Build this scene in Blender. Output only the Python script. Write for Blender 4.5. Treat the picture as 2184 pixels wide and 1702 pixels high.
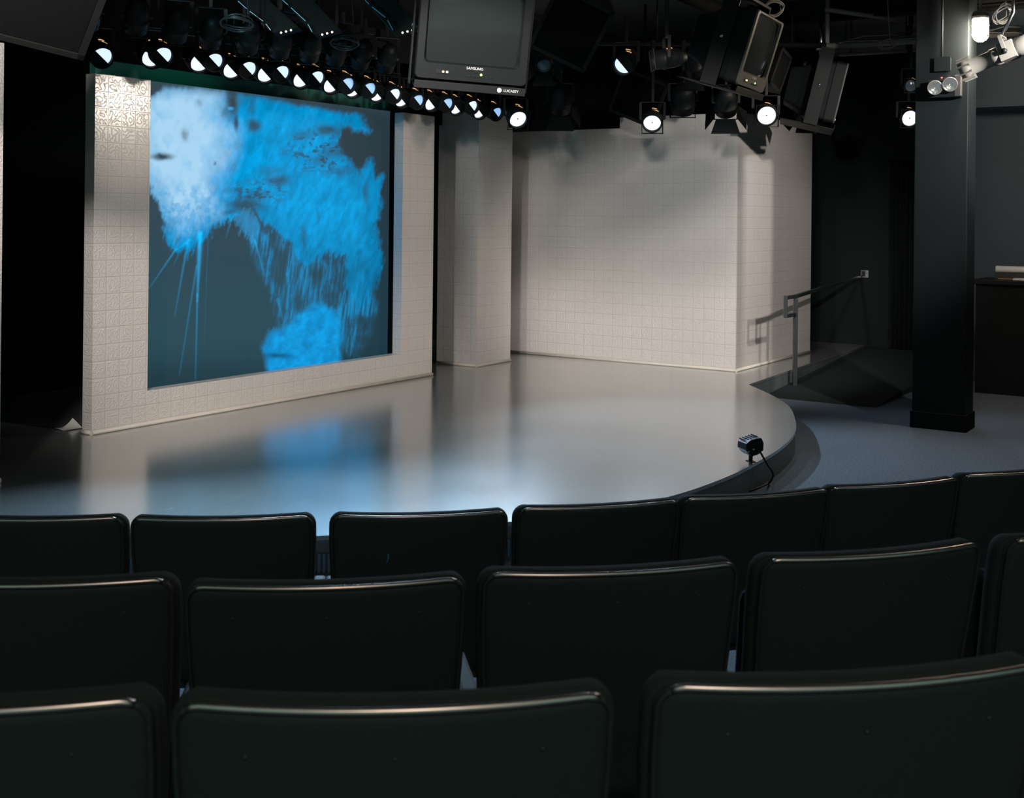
import bpy, math, random
import numpy as np
from mathutils import Vector, Matrix
random.seed(7)
C = bpy.context.scene.collection
for o in list(bpy.data.objects): bpy.data.objects.remove(o)

# ------------------------------------------------------------------ camera
F, CY, RO, AZ, CZ = 2526.0, 463.0, .0106, .99, 1.60
cr, sr = math.cos(RO), math.sin(RO)
cam = bpy.data.cameras.new('camera'); cam.sensor_width = 36; cam.lens = F/2184*36
cam.shift_y = -(851-CY)/2184; cam.clip_start = .05; cam.clip_end = 100
cam.dof.use_dof = True; cam.dof.focus_distance = 7.5; cam.dof.aperture_fstop = 10
co = bpy.data.objects.new('camera', cam); C.objects.link(co)
Rv, Uv, Fv = Vector((cr, 0, sr)), Vector((-sr, 0, cr)), Vector((0, 1, 0))
co.matrix_world = Matrix(((Rv.x, Uv.x, -Fv.x, 0), (Rv.y, Uv.y, -Fv.y, 0), (Rv.z, Uv.z, -Fv.z, CZ), (0, 0, 0, 1)))
bpy.context.scene.camera = co
# ------------------------------------------------------------------ view, world
vs = bpy.context.scene.view_settings
vs.view_transform = 'Standard'; vs.look = 'None'; vs.gamma = 1; vs.use_curve_mapping = False
vs.exposure = 0.0
w = bpy.data.worlds.new('world'); bpy.context.scene.world = w; w.use_nodes = True
w.node_tree.nodes['Background'].inputs[0].default_value = (.55, 1.0, .90, 1)
w.node_tree.nodes['Background'].inputs[1].default_value = .30

# ------------------------------------------------------------------ measuring helpers
def ray(x, y):
    u = (x-1092)/F; v = (y-CY)/F
    return Vector((u*cr+v*sr, 1, u*sr-v*cr))
O = Vector((0, 0, CZ))
def onz(x, y, z):
    r = ray(x, y); return O+r*((z-CZ)/r.z)
def aty(x, y, D): return O+ray(x, y)*D
d1 = Vector((math.cos(AZ), math.sin(AZ), 0)); d2 = Vector((-math.sin(AZ), math.cos(AZ), 0))
def onb(x, y, b):
    r = ray(x, y); return O+r*(b/r.dot(d2))
def ona(x, y, a):
    r = ray(x, y); return O+r*(a/r.dot(d1))
def W(a, b, z=0): return d1*a+d2*b+Vector((0, 0, z))
def AB(p): return Vector((p.dot(d1), p.dot(d2), p.z))

# ------------------------------------------------------------------ lights
def spot(name, loc, aim, energy, col, ang=60, blend=.6, rad=.06):
    l = bpy.data.lights.new(name, 'SPOT'); l.energy = energy; l.color = col
    l.spot_size = math.radians(ang); l.spot_blend = blend; l.shadow_soft_size = rad
    o = bpy.data.objects.new(name, l); C.objects.link(o); o.location = loc
    o.rotation_euler = (Vector(aim)-Vector(loc)).to_track_quat('-Z', 'Y').to_euler(); return o
WARM = (1, .935, .885); COOL = (.72, .86, 1); 
# front wash hung over the audience, aimed at the tiled flats
spot('wash_light', (-2.2, 3.6, 2.95), (-1.9, 8.9, 1.05), 520, WARM, 48, .8, .12)
spot('wash_light', (2.6, 4.6, 2.95), (-1.6, 9.3, 1.05), 480, WARM, 46, .8, .12)
spot('wash_light', (-1.0, 5.0, 2.95), (1.55, 11.5, 1.0), 610, (1, .94, .90), 33, .6, .12)
spot('wash_light', (0.4, 4.8, 2.95), (1.75, 11.5, 1.0), 470, (1, .95, .92), 30, .6, .12)
spot('wash_light', (3.6, 6.6, 2.9), (2.3, 12.0, 1.2), 540, WARM, 50, .7, .05)
spot('wash_light', (4.4, 8.0, 2.85), (2.3, 12.0, 1.2), 240, WARM, 50, .7, .05)
# house lamp far behind the camera that glints on the metal seat trims
hl = bpy.data.lights.new('house_lamp', 'AREA'); hl.shape = 'RECTANGLE'; hl.size = .5; hl.size_y = .25; hl.energy = 26; hl.color = (1, .82, .7)
ho = bpy.data.objects.new('house_lamp', hl); C.objects.link(ho); ho.location = (.3, -1.6, 3.3)
ho.rotation_euler = (Vector((.3, 2.5, 1.0))-ho.location).to_track_quat('-Z', 'Y').to_euler()

# ------------------------------------------------------------------ materials
def lin(h):
    h = h.lstrip('#'); r = []
    for i in (0, 2, 4):
        c = int(h[i:i+2], 16)/255; r.append(c/12.92 if c <= .04045 else ((c+.055)/1.055)**2.4)
    return (*r, 1)
def nd(nt, t, **k):
    n = nt.nodes.new(t)
    for a, b in k.items(): setattr(n, a, b)
    return n
def mat(name, col, rough=.6, metal=0, var=.12, scale=8, bump=0, bscale=60, spec=.5, coat=0, emis=None, estr=0, rvar=0, trans=0):
    m = bpy.data.materials.new(name); m.use_nodes = True; nt = m.node_tree; b = nt.nodes['Principled BSDF']
    if isinstance(col, str): col = lin(col)
    tc = nd(nt, 'ShaderNodeTexCoord'); no = nd(nt, 'ShaderNodeTexNoise'); no.inputs['Scale'].default_value = scale; no.inputs['Detail'].default_value = 5
    nt.links.new(tc.outputs['Object'], no.inputs['Vector'])
    mx = nd(nt, 'ShaderNodeMix', data_type='RGBA')
    mx.inputs[6].default_value = (*[c*(1-var) for c in col[:3]], 1); mx.inputs[7].default_value = (*[min(1, c*(1+var)) for c in col[:3]], 1)
    nt.links.new(no.outputs['Fac'], mx.inputs[0]); nt.links.new(mx.outputs[2], b.inputs['Base Color'])
    b.inputs['Roughness'].default_value = rough; b.inputs['Metallic'].default_value = metal; b.inputs['Specular IOR Level'].default_value = spec
    b.inputs['Coat Weight'].default_value = coat; b.inputs['Coat Roughness'].default_value = .12
    if trans: b.inputs['Transmission Weight'].default_value = trans
    if rvar:
        mr = nd(nt, 'ShaderNodeMapRange'); mr.inputs[3].default_value = rough-rvar; mr.inputs[4].default_value = rough+rvar
        nt.links.new(no.outputs['Fac'], mr.inputs[0]); nt.links.new(mr.outputs[0], b.inputs['Roughness'])
    if bump:
        n2 = nd(nt, 'ShaderNodeTexNoise'); n2.inputs['Scale'].default_value = bscale; nt.links.new(tc.outputs['Object'], n2.inputs['Vector'])
        bp = nd(nt, 'ShaderNodeBump'); bp.inputs['Strength'].default_value = bump; bp.inputs['Distance'].default_value = .004
        nt.links.new(n2.outputs['Fac'], bp.inputs['Height']); nt.links.new(bp.outputs[0], b.inputs['Normal'])
    if emis is not None:
        b.inputs['Emission Color'].default_value = lin(emis) if isinstance(emis, str) else (*emis, 1); b.inputs['Emission Strength'].default_value = estr
    return m
def math_n(nt, op, a, b=None, c=None):
    n = nd(nt, 'ShaderNodeMath', operation=op)
    for i, v in enumerate((a, b, c)):
        if v is None: continue
        if hasattr(v, 'is_output'): nt.links.new(v, n.inputs[i])
        else: n.inputs[i].default_value = v
    return n.outputs[0]
TILE = .11
def tile_mat():
    m = bpy.data.materials.new('embossed_white_tile'); m.use_nodes = True; nt = m.node_tree; b = nt.nodes['Principled BSDF']
    tc = nd(nt, 'ShaderNodeTexCoord'); sp = nd(nt, 'ShaderNodeSeparateXYZ'); nt.links.new(tc.outputs['Object'], sp.inputs[0])
    sn = nd(nt, 'ShaderNodeSeparateXYZ'); nt.links.new(tc.outputs['Normal'], sn.inputs[0])
    ax = math_n(nt, 'GREATER_THAN', math_n(nt, 'ABSOLUTE', sn.outputs[0]), .5)
    h = nd(nt, 'ShaderNodeMix'); nt.links.new(ax, h.inputs[0]); nt.links.new(sp.outputs[0], h.inputs[2]); nt.links.new(sp.outputs[1], h.inputs[3])
    def edge(s, off):
        f = math_n(nt, 'FRACT', math_n(nt, 'ADD', math_n(nt, 'DIVIDE', s, TILE), off))
        return math_n(nt, 'SUBTRACT', .5, math_n(nt, 'ABSOLUTE', math_n(nt, 'SUBTRACT', f, .5)))
    eu = edge(h.outputs[0], .3); ev = edge(sp.outputs[2], 100.27)
    e = math_n(nt, 'MINIMUM', eu, ev)
    g = nd(nt, 'ShaderNodeMapRange', interpolation_type='SMOOTHSTEP'); g.inputs[1].default_value = .004; g.inputs[2].default_value = .02; nt.links.new(e, g.inputs[0])
    # squiggles: contour lines of a noise, kept inside every tile
    cb = nd(nt, 'ShaderNodeCombineXYZ'); nt.links.new(h.outputs[0], cb.inputs[0]); nt.links.new(sp.outputs[2], cb.inputs[1])
    n = nd(nt, 'ShaderNodeTexNoise'); n.inputs['Scale'].default_value = 34; n.inputs['Detail'].default_value = .3; nt.links.new(cb.outputs[0], n.inputs['Vector'])
    sq = math_n(nt, 'ABSOLUTE', math_n(nt, 'SUBTRACT', n.outputs['Fac'], .5))
    s2 = nd(nt, 'ShaderNodeMapRange', interpolation_type='SMOOTHSTEP'); s2.inputs[1].default_value = .015; s2.inputs[2].default_value = .07
    s2.inputs[3].default_value = 1; s2.inputs[4].default_value = 0; nt.links.new(sq, s2.inputs[0])
    ins = nd(nt, 'ShaderNodeMapRange', interpolation_type='SMOOTHSTEP'); ins.inputs[1].default_value = .06; ins.inputs[2].default_value = .13; nt.links.new(e, ins.inputs[0])
    hgt = math_n(nt, 'ADD', math_n(nt, 'MULTIPLY', math_n(nt, 'MULTIPLY', s2.outputs[0], ins.outputs[0]), .55), math_n(nt, 'MULTIPLY', g.outputs[0], .5))
    bp = nd(nt, 'ShaderNodeBump'); bp.inputs['Strength'].default_value = .95; bp.inputs['Distance'].default_value = .0031
    nt.links.new(hgt, bp.inputs['Height']); nt.links.new(bp.outputs[0], b.inputs['Normal'])
    n3 = nd(nt, 'ShaderNodeTexNoise'); n3.inputs['Scale'].default_value = 1.7; n3.inputs['Detail'].default_value = 5; nt.links.new(tc.outputs['Object'], n3.inputs['Vector'])
    c1 = nd(nt, 'ShaderNodeMix', data_type='RGBA'); c1.inputs[6].default_value = lin('#d1cac5'); c1.inputs[7].default_value = lin('#ddd7d2'); nt.links.new(n3.outputs['Fac'], c1.inputs[0])
    c2 = nd(nt, 'ShaderNodeMix', data_type='RGBA'); c2.inputs[6].default_value = lin('#c4bdb5'); nt.links.new(c1.outputs[2], c2.inputs[7]); nt.links.new(g.outputs[0], c2.inputs[0])
    nt.links.new(c2.outputs[2], b.inputs['Base Color'])
    b.inputs['Roughness'].default_value = .23; b.inputs['Specular IOR Level'].default_value = .55
    return m
def deck_mat():
    m = bpy.data.materials.new('painted_stage_deck'); m.use_nodes = True; nt = m.node_tree; b = nt.nodes['Principled BSDF']
    tc = nd(nt, 'ShaderNodeTexCoord')
    n = nd(nt, 'ShaderNodeTexNoise'); n.inputs['Scale'].default_value = 1.1; n.inputs['Detail'].default_value = 8; n.inputs['Roughness'].default_value = .62; nt.links.new(tc.outputs['Object'], n.inputs['Vector'])
    c1 = nd(nt, 'ShaderNodeMix', data_type='RGBA'); c1.inputs[6].default_value = lin('#696e6f'); c1.inputs[7].default_value = lin('#7e8281'); nt.links.new(n.outputs['Fac'], c1.inputs[0])
    # scuffs: thin stretched noise threshold
    mp = nd(nt, 'ShaderNodeMapping'); mp.inputs['Scale'].default_value = (1.2, 9, 1); mp.inputs['Rotation'].default_value = (0, 0, .9); nt.links.new(tc.outputs['Object'], mp.inputs[0])
    n2 = nd(nt, 'ShaderNodeTexNoise'); n2.inputs['Scale'].default_value = 7; n2.inputs['Detail'].default_value = 6; n2.inputs['Distortion'].default_value = 1.2; nt.links.new(mp.outputs[0], n2.inputs['Vector'])
    r = nd(nt, 'ShaderNodeMapRange'); r.inputs[1].default_value = .66; r.inputs[2].default_value = .74; nt.links.new(n2.outputs['Fac'], r.inputs[0])
    c2 = nd(nt, 'ShaderNodeMix', data_type='RGBA'); nt.links.new(math_n(nt, 'MULTIPLY', r.outputs[0], .5), c2.inputs[0]); nt.links.new(c1.outputs[2], c2.inputs[6]); c2.inputs[7].default_value = lin('#c4c8c8')
    # board seams
    sp = nd(nt, 'ShaderNodeSeparateXYZ'); nt.links.new(tc.outputs['Object'], sp.inputs[0])
    def seam(s, step, off):
        f = math_n(nt, 'FRACT', math_n(nt, 'ADD', math_n(nt, 'DIVIDE', s, step), off))
        d = math_n(nt, 'MULTIPLY', math_n(nt, 'SUBTRACT', .5, math_n(nt, 'ABSOLUTE', math_n(nt, 'SUBTRACT', f, .5))), step)
        return math_n(nt, 'LESS_THAN', d, .0025)
    sm = math_n(nt, 'MAXIMUM', seam(sp.outputs[0], 2.44, 10.15), seam(sp.outputs[1], 1.22, 10.4))
    c3 = nd(nt, 'ShaderNodeMix', data_type='RGBA'); nt.links.new(math_n(nt, 'MULTIPLY', sm, .55), c3.inputs[0]); nt.links.new(c2.outputs[2], c3.inputs[6]); c3.inputs[7].default_value = lin('#3a3d3e')
    nt.links.new(c3.outputs[2], b.inputs['Base Color'])
    rr = nd(nt, 'ShaderNodeMapRange'); rr.inputs[3].default_value = .17; rr.inputs[4].default_value = .27; b.inputs['Coat Weight'].default_value = 1.0; b.inputs['Coat Roughness'].default_value = .17; b.inputs['Coat IOR'].default_value = 1.75; nt.links.new(n.outputs['Fac'], rr.inputs[0]); nt.links.new(rr.outputs[0], b.inputs['Roughness'])
    b.inputs['Specular IOR Level'].default_value = .9
    n4 = nd(nt, 'ShaderNodeTexNoise'); n4.inputs['Scale'].default_value = 180; nt.links.new(tc.outputs['Object'], n4.inputs['Vector'])
    bp = nd(nt, 'ShaderNodeBump'); bp.inputs['Strength'].default_value = .12; bp.inputs['Distance'].default_value = .002; nt.links.new(n4.outputs['Fac'], bp.inputs['Height']); nt.links.new(bp.outputs[0], b.inputs['Normal'])
    return m
M = {}
M['tile'] = tile_mat(); M['deck'] = deck_mat()
M['black'] = mat('matt_black_paint', (.008, .0105, .0105, 1), .8, bump=.2, spec=.12)
M['wallblack'] = mat('charcoal_wall_paint', (.008, .0115, .012, 1), .7, bump=.15, scale=2, spec=.12)
M['ceil'] = mat('ceiling_paint', (.09, .09, .085, 1), .8, bump=.3)
M['pillar'] = mat('pillar_paint', (.0075, .0105, .0115, 1), .5, scale=3, spec=.12)
M['carpet'] = mat('blue_grey_carpet', (.125, .155, .19, 1), .95, var=.75, scale=70, bump=.9, bscale=300, spec=.1)
M['slate'] = mat('slate_wall_paint', (.07, .095, .12, 1), .6, spec=.2, bump=.15, scale=2)
M['velvet'] = mat('black_velvet', (.006, .009, .009, 1), .95, spec=.15)
M['fascia'] = mat('stage_skirt_paint', (.10, .115, .12, 1), .5, var=.3, scale=5)
M['seatfab'] = mat('black_seat_fabric', (.026, .034, .031, 1), .9, var=.3, scale=300, bump=.5, bscale=500, spec=.2)
M['shell'] = mat('black_seat_shell', (.018, .0245, .0225, 1), .65, scale=120, bump=.25, bscale=400, spec=.3)
M['trim'] = mat('worn_seat_trim_metal', (.62, .52, .47, 1), .32, 1, var=.15, scale=40)
M['blackmetal'] = mat('black_metal', (.007, .0085, .0085, 1), .5, .0, spec=.22)
M['greymetal'] = mat('grey_metal', (.045, .045, .043, 1), .5, .2)
M['rail'] = mat('handrail_paint', (.022, .027, .028, 1), .35, spec=.5)
M['steel'] = mat('bright_steel', (.6, .6, .58, 1), .25, 1)
M['pipe'] = mat('painted_pipe', (.2, .195, .18, 1), .6, spec=.25)
M['duct'] = mat('dull_duct', (.008, .009, .0085, 1), .8, spec=.12)
M['plastic_lit'] = mat('lamplit_grey_plastic', (.07, .07, .066, 1), .45, spec=.3, scale=30)  # lit copy of the dark plastic, lamplight put into the paler grey
M['ramp_shade'] = mat('shaded_ramp_carpet', (.022, .028, .03, 1), .9, var=.5, scale=70, bump=.6, bscale=300, spec=.1)  # ramp carpet, its dimmer light put into a darker colour
M['plastic'] = mat('dark_grey_plastic', (.007, .0085, .009, 1), .5, scale=30, spec=.15)
M['tube'] = mat('picture_tube_glass', (.013, .016, .0155, 1), .12, spec=.3, coat=.2)
M['grille'] = mat('speaker_cloth', (.004, .0045, .0045, 1), .9, spec=.08, bump=.8, bscale=500)
M['cabinet'] = mat('speaker_cabinet', (.008, .008, .0075, 1), .6, spec=.2)
M['white'] = mat('white_paper', (.75, .77, .78, 1), .5)
M['cream'] = mat('cream_metal', (.16, .155, .14, 1), .4)
M['chrome'] = mat('mirror_reflector', (.8, .8, .78, 1), .12, .9, bump=.6, bscale=60)
M['lens_hot'] = mat('lit_lens', (.8, .85, .9, 1), .2, emis=(.84, .91, .98), estr=1.05)
M['lens_cool'] = mat('dim_lit_lens', (.5, .6, .8, 1), .2, emis=(.30, .52, .86), estr=1.0)
M['lens_pale'] = mat('pale_lit_lens', (.6, .7, .8, 1), .2, emis=(.62, .76, .95), estr=1.2)
M['lens_dark'] = mat('unlit_lens', (.10, .13, .16, 1), .1, coat=1)
M['slot'] = mat('warm_glint_glow', (.2, .1, .04, 1), .5, emis=(1, .55, .25), estr=.9)  # warm reflections on the lamp housings, put in as a glow
M['jar'] = mat('glowing_jar', (1, .9, .8, 1), .3, emis=(1, .80, .62), estr=260)
M['amber'] = mat('amber_led', (.4, .3, .1, 1), .4, emis=(1, .68, .25), estr=1.5)
M['palegreen'] = mat('green_led', (.2, .4, .1, 1), .4, emis=(.55, 1, .2), estr=1.5)
M['paleled'] = mat('pale_led', (.4, .4, .4, 1), .4, emis=(1, .85, .65), estr=1.6)
M['red'] = mat('red_led', (.5, .03, .03, 1), .4, emis=(1, .06, .06), estr=1.2)
M['button'] = mat('button_plastic', (.012, .013, .013, 1), .3)
M['letter'] = mat('pale_lettering', (.55, .56, .55, 1), .5)
M['cyan'] = mat('cyan_edge_reflection', (.02, .42, .58, 1), .35, spec=.6)  # cyan light reflected by the fixture edges, put into the base colour
M['green'] = mat('green_light_tint', (.02, .16, .13, 1), .6)  # green light falling on the header, put into its base colour
M['blue'] = mat('blue_strap', (.08, .22, .65, 1), .5)
M['cloth'] = mat('pale_cloth', (.6, .58, .55, 1), .8)
M['wood'] = mat('pencil_wood', (.5, .25, .08, 1), .5)
M['ribbed'] = mat('ribbed_blue_vinyl', (.10, .16, .28, 1), .45)

# ------------------------------------------------------------------ mesh builder
class MB:
    def __init__(s): s.v = []; s.f = []; s.sm = []
    def add(s, vs, fs, smooth=False):
        n = len(s.v); s.v += [tuple(v) for v in vs]; s.f += [tuple(i+n for i in f) for f in fs]; s.sm += [smooth]*len(fs); return s
    def box(s, lo, hi, mtx=None):
        x0, y0, z0 = lo; x1, y1, z1 = hi
        vs = [Vector(p) for p in ((x0,y0,z0),(x1,y0,z0),(x1,y1,z0),(x0,y1,z0),(x0,y0,z1),(x1,y0,z1),(x1,y1,z1),(x0,y1,z1))]
        if mtx: vs = [mtx @ v for v in vs]
        return s.add(vs, [(0,3,2,1),(4,5,6,7),(0,1,5,4),(1,2,6,5),(2,3,7,6),(3,0,4,7)])
    def tube(s, pts, r, n=10, cap=True):
        pts = [Vector(p) for p in pts]; rs = r if isinstance(r, (list, tuple)) else [r]*len(pts)
        vs = []; up = None
        for i, p in enumerate(pts):
            t = (pts[min(i+1, len(pts)-1)]-pts[max(i-1, 0)]).normalized()
            if up is None:
                up = Vector((0, 0, 1)) if abs(t.z) < .9 else Vector((1, 0, 0))
            x = up.cross(t).normalized(); up = t.cross(x).normalized()
            for k in range(n):
                a = 2*math.pi*k/n; vs.append(p+x*math.cos(a)*rs[i]+up*math.sin(a)*rs[i])
        fs = [(i*n+k, i*n+(k+1) % n, (i+1)*n+(k+1) % n, (i+1)*n+k) for i in range(len(pts)-1) for k in range(n)]
        s.add(vs, fs, True)
        if cap:
            m = len(s.v)-len(vs); s.f += [tuple(m+k for k in range(n-1, -1, -1)), tuple(m+(len(pts)-1)*n+k for k in range(n))]; s.sm += [False, False]
        return s
    def bar(s, p, q, w, h=None):       # square section bar
        p = Vector(p); q = Vector(q); h = h or w; t = (q-p).normalized()
        up = Vector((0, 0, 1)) if abs(t.z) < .9 else Vector((0, 1, 0))
        x = up.cross(t).normalized(); u = t.cross(x)
        vs = [c+x*a*w/2+u*b*h/2 for c in (p, q) for a, b in ((-1,-1),(1,-1),(1,1),(-1,1))]
        return s.add(vs, [(3,2,1,0),(4,5,6,7),(0,1,5,4),(1,2,6,5),(2,3,7,6),(3,0,4,7)])
    def lathe(s, prof, n=28, mtx=None, smooth=True):   # profile (r, y) about local Y
        vs = []
        for r, y in prof:
            for k in range(n):
                a = 2*math.pi*k/n; v = Vector((r*math.cos(a), y, r*math.sin(a))); vs.append(mtx @ v if mtx else v)
        fs = [(i*n+k, (i+1)*n+k, (i+1)*n+(k+1) % n, i*n+(k+1) % n) for i in range(len(prof)-1) for k in range(n)]
        return s.add(vs, fs, smooth)
    def prism(s, poly, z0, z1):
        n = len(poly); vs = [(p[0], p[1], z0) for p in poly]+[(p[0], p[1], z1) for p in poly]
        return s.add(vs, [tuple(range(n-1, -1, -1)), tuple(range(n, 2*n))]+[(i, (i+1) % n, n+(i+1) % n, n+i) for i in range(n)])
    def build(s, name, m, parent=None, bevel=0):
        me = bpy.data.meshes.new(name); me.from_pydata(s.v, [], s.f); me.update()
        me.polygons.foreach_set('use_smooth', s.sm); me.materials.append(M[m] if isinstance(m, str) else m)
        o = bpy.data.objects.new(name, me); C.objects.link(o)
        if parent: o.parent = parent
        if bevel:
            b = o.modifiers.new('bevel', 'BEVEL'); b.width = bevel; b.segments = 2; b.limit_method = 'ANGLE'; b.angle_limit = .6
        return o
def tag(o, label=None, cat=None, group=None, kind=None):
    if label: o['label'] = label
    if cat: o['category'] = cat
    if group: o['group'] = group
    if kind: o['kind'] = kind
    return o
def empty(name, mtx, label, cat, group=None):
    o = bpy.data.objects.new(name, None); C.objects.link(o); o.empty_display_size = .1
    if isinstance(mtx, Vector): mtx = Matrix.Translation(mtx)
    o.matrix_world = mtx; return tag(o, label, cat, group)
def rot(yaw=0, pitch=0, roll=0):
    r = math.radians
    return (Matrix.Rotation(r(yaw), 4, 'Z') @ Matrix.Rotation(r(pitch), 4, 'X') @ Matrix.Rotation(r(roll), 4, 'Y'))
def copy_tree(o, parent=None):
    kids = [c for c in list(C.objects) if c.parent == o]
    c = o.copy(); C.objects.link(c)
    if parent: c.parent = parent
    for k in kids: copy_tree(k, c)
    return c
RA = Matrix.Rotation(AZ, 4, 'Z')
def rbox(name, m, a0, a1, b0, b1, z0, z1, parent=None, bevel=0):
    o = MB().box((a0, b0, z0), (a1, b1, z1)).build(name, m, parent, bevel)
    if not parent: o.matrix_world = RA.copy()
    return o
def struct(o): o['kind'] = 'structure'; return o
def text(s, size, m, parent, mtx, name='lettering', depth=.0006):
    c = bpy.data.curves.new(name, 'FONT'); c.body = s; c.size = size; c.extrude = depth; c.align_x = 'CENTER'; c.align_y = 'CENTER'
    c.materials.append(M[m]); dg = bpy.data.objects.new(name, c); C.objects.link(dg)
    d = bpy.context.evaluated_depsgraph_get(); me = bpy.data.meshes.new_from_object(dg.evaluated_get(d)); bpy.data.objects.remove(dg)
    me.materials.clear(); me.materials.append(M[m])
    o = bpy.data.objects.new(name, me); C.objects.link(o); o.parent = parent
    o.matrix_local = mtx @ Matrix.Rotation(math.pi/2, 4, 'X'); return o

SZ = .16
# ================================================================== ROOM
struct(MB().box((-9, -1.5, -.1), (9, 18, 0)).build('floor', 'carpet'))
struct(MB().box((-9, -1.5, 3.62), (9, 18, 3.75)).build('ceiling', 'ceil'))
struct(rbox('wall_back', 'wallblack', 13.75, 13.9, -5, 8.6, 0, 3.62))
struct(rbox('wall_left', 'velvet', 1.2, 13.75, 8.3, 8.45, SZ, 3.62))
struct(MB().box((7.6, -1.5, 0), (7.75, 11, 3.62)).build('wall_right', 'wallblack'))
struct(MB().box((-7.6, -1.5, 0), (-7.45, 12, 3.62)).build('wall_side', 'black'))
nb = min(2.9, AB(ona(2045, 500, 12.5)).y)
# soffit over the counter, right of the pillar
st = AB(ona(2120, 228, 12.0))
struct(rbox('trim_1', 'slate', 12.0, 12.499, -5, nb, st.z, 3.62))
struct(rbox('wall_right_back', 'slate', 12.5, 12.6, -5, nb, 0, 3.62))
struct(rbox('baseboard_back', 'black', 13.72, 13.755, -5, 2.35, 0, .10))
# ------------------------------------------------------------------ stage
EDGE = [(-4.4, 6.5), (-3.5, 5.85), (-2.6, 5.42), (-1.68, 5.24), (-.83, 5.32), (.01, 5.60), (.5, 5.86), (.87, 6.18), (1.2, 6.60), (1.46, 7.02), (1.72, 7.50), (1.94, 8.05), (2.08, 8.65), (2.16, 9.2), (2.15, 9.75), (2.08, 10.34)]
def cat(P, k=8):
    P = [Vector((*p, 0)) for p in P]; out = []
    for i in range(len(P)-1):
        a = P[max(i-1, 0)]; b = P[i]; c = P[i+1]; d = P[min(i+2, len(P)-1)]
        for j in range(k):
            t = j/k; out.append(.5*((2*b)+(c-a)*t+(2*a-5*b+4*c-d)*t*t+(3*b-a-3*c+d)*t**3))
    return out+[P[-1]]
edge = cat(EDGE)
edgeAB = [AB(p) for p in edge]
poly = [(p.x, p.y) for p in edgeAB]+[(13.74, 4.12), (13.74, 8.29), (1.2, 8.29)]
stage = empty('stage_platform', RA.copy(), 'low grey painted stage platform with a curved front edge and glossy deck', 'stage')
MB().prism(poly, SZ-.02, SZ).build('deck', 'deck', stage)
MB().prism([(p[0]*.9994, p[1]+.004) for p in poly], 0.001, SZ-.02).build('skirt', 'fascia', stage)
# ribbed vinyl run on the carpet at the stage foot
rb = MB()
for i in range(14, 44):
    p, q = edge[i], edge[i+1]; t = (q-p).normalized(); nrm = Vector((t.y, -t.x, 0))
    for k in range(5):
        c = p.lerp(q, k/5)+nrm*.012
        if c.x < .15: rb.box((-.006, -.012, .001), (.006, .012, .085), Matrix.Translation(c) @ Matrix.Rotation(math.atan2(t.y, t.x), 4, 'Z'))
tag(rb.build('ribbed_kickboard', 'ribbed'), 'blue ribbed strip along the foot of the stage front', 'kickboard')
# ramp beside the stage
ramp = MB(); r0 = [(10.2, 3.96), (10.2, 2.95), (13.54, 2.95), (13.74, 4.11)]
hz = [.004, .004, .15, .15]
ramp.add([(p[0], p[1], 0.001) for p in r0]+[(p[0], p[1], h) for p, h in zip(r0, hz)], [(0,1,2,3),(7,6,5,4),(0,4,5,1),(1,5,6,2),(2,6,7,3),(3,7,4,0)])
o = ramp.build('access_ramp', 'ramp_shade'); o.matrix_world = RA.copy(); tag(o, 'dark ramp rising along the side of the stage to the black back wall', 'ramp')

# ------------------------------------------------------------------ tiled flats
H = 2.503
fl = empty('tiled_screen_surround', RA.copy(), 'white tiled surround framing the big projection screen, open at the top', 'set wall')
a0, a1, b0, b1 = 4.925, 8.565, 6.47, 6.566; ha0, ha1, hz0 = 5.370, 8.115, .395
s = MB()
s.prism([(a0, b0), (ha0, b0), (ha0, b1), (a0, b1)], SZ, H); s.prism([(ha1, b0), (a1, b0), (a1, b1), (ha1, b1)], SZ, H)
s.box((ha0, b0, SZ), (ha1, b1, hz0)); s.build('tiled_panel', 'tile', fl)
def mould(a0, b0, a1, b1, n, parent):   # half round strip at a flat's foot
    p = Vector((a0, b0, SZ+.012))+Vector(n)*.004; q = Vector((a1, b1, SZ+.012))+Vector(n)*.004
    MB().tube([p, q], .014, 10).build('base_moulding', 'cream2', parent)
M['cream2'] = mat('moulding_paint', '#d2cabf', .4)
mould(a0, b0, a1, b0, (0, -1, 0), fl); mould(a0, b0, a0, b1, (-1, 0, 0), fl)
# column
cl = empty('tiled_column', RA.copy(), 'freestanding square white tiled column right of the projection screen', 'column')
MB().box((9.30, 6.494, SZ), (9.888, 6.97, 2.49)).build('shaft', 'tile', cl)
MB().box((9.30, 6.494, 2.4905), (9.82, 6.93, 2.61)).build('top_course', 'tile', cl)
mould(9.30, 6.494, 9.888, 6.494, (0, -1, 0), cl); mould(9.30, 6.494, 9.30, 6.97, (-1, 0, 0), cl)
# set back wall and right return
bw = empty('tiled_set_wall', RA.copy(), 'long white tiled wall at the back of the stage with an angled return at its right end', 'set wall')
MB().box((10.525, 4.36, SZ), (10.62, 7.02, 2.503)).box((10.525, 4.36, 2.503), (10.62, 5.624, 2.61)).build('rear_panel', 'tile', bw)
MB().prism([(10.6205, 4.36), (11.74, 4.36), (12.555, 4.345), (12.555, 4.44), (11.74, 4.46), (10.6205, 4.46)], SZ, 2.62).build('return_panel', 'tile', bw)
mould(10.525, 4.36, 10.525, 7.02, (-1, 0, 0), bw); mould(10.525, 4.36, 12.555, 4.35, (0, -1, 0), bw)
# flat at the far left edge
lf = empty('tiled_flat', RA.copy(), 'white tiled flat cut off by the left edge of the photo', 'set wall')
pl = aty(9, 92, 6.3); q = AB(pl)
MB().box((q.x-.9, q.y, SZ), (q.x, q.y+.1, q.z)).build('tiled_panel', 'tile', lf)
mould(q.x-.9, q.y, q.x, q.y, (0, -1, 0), lf)

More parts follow.
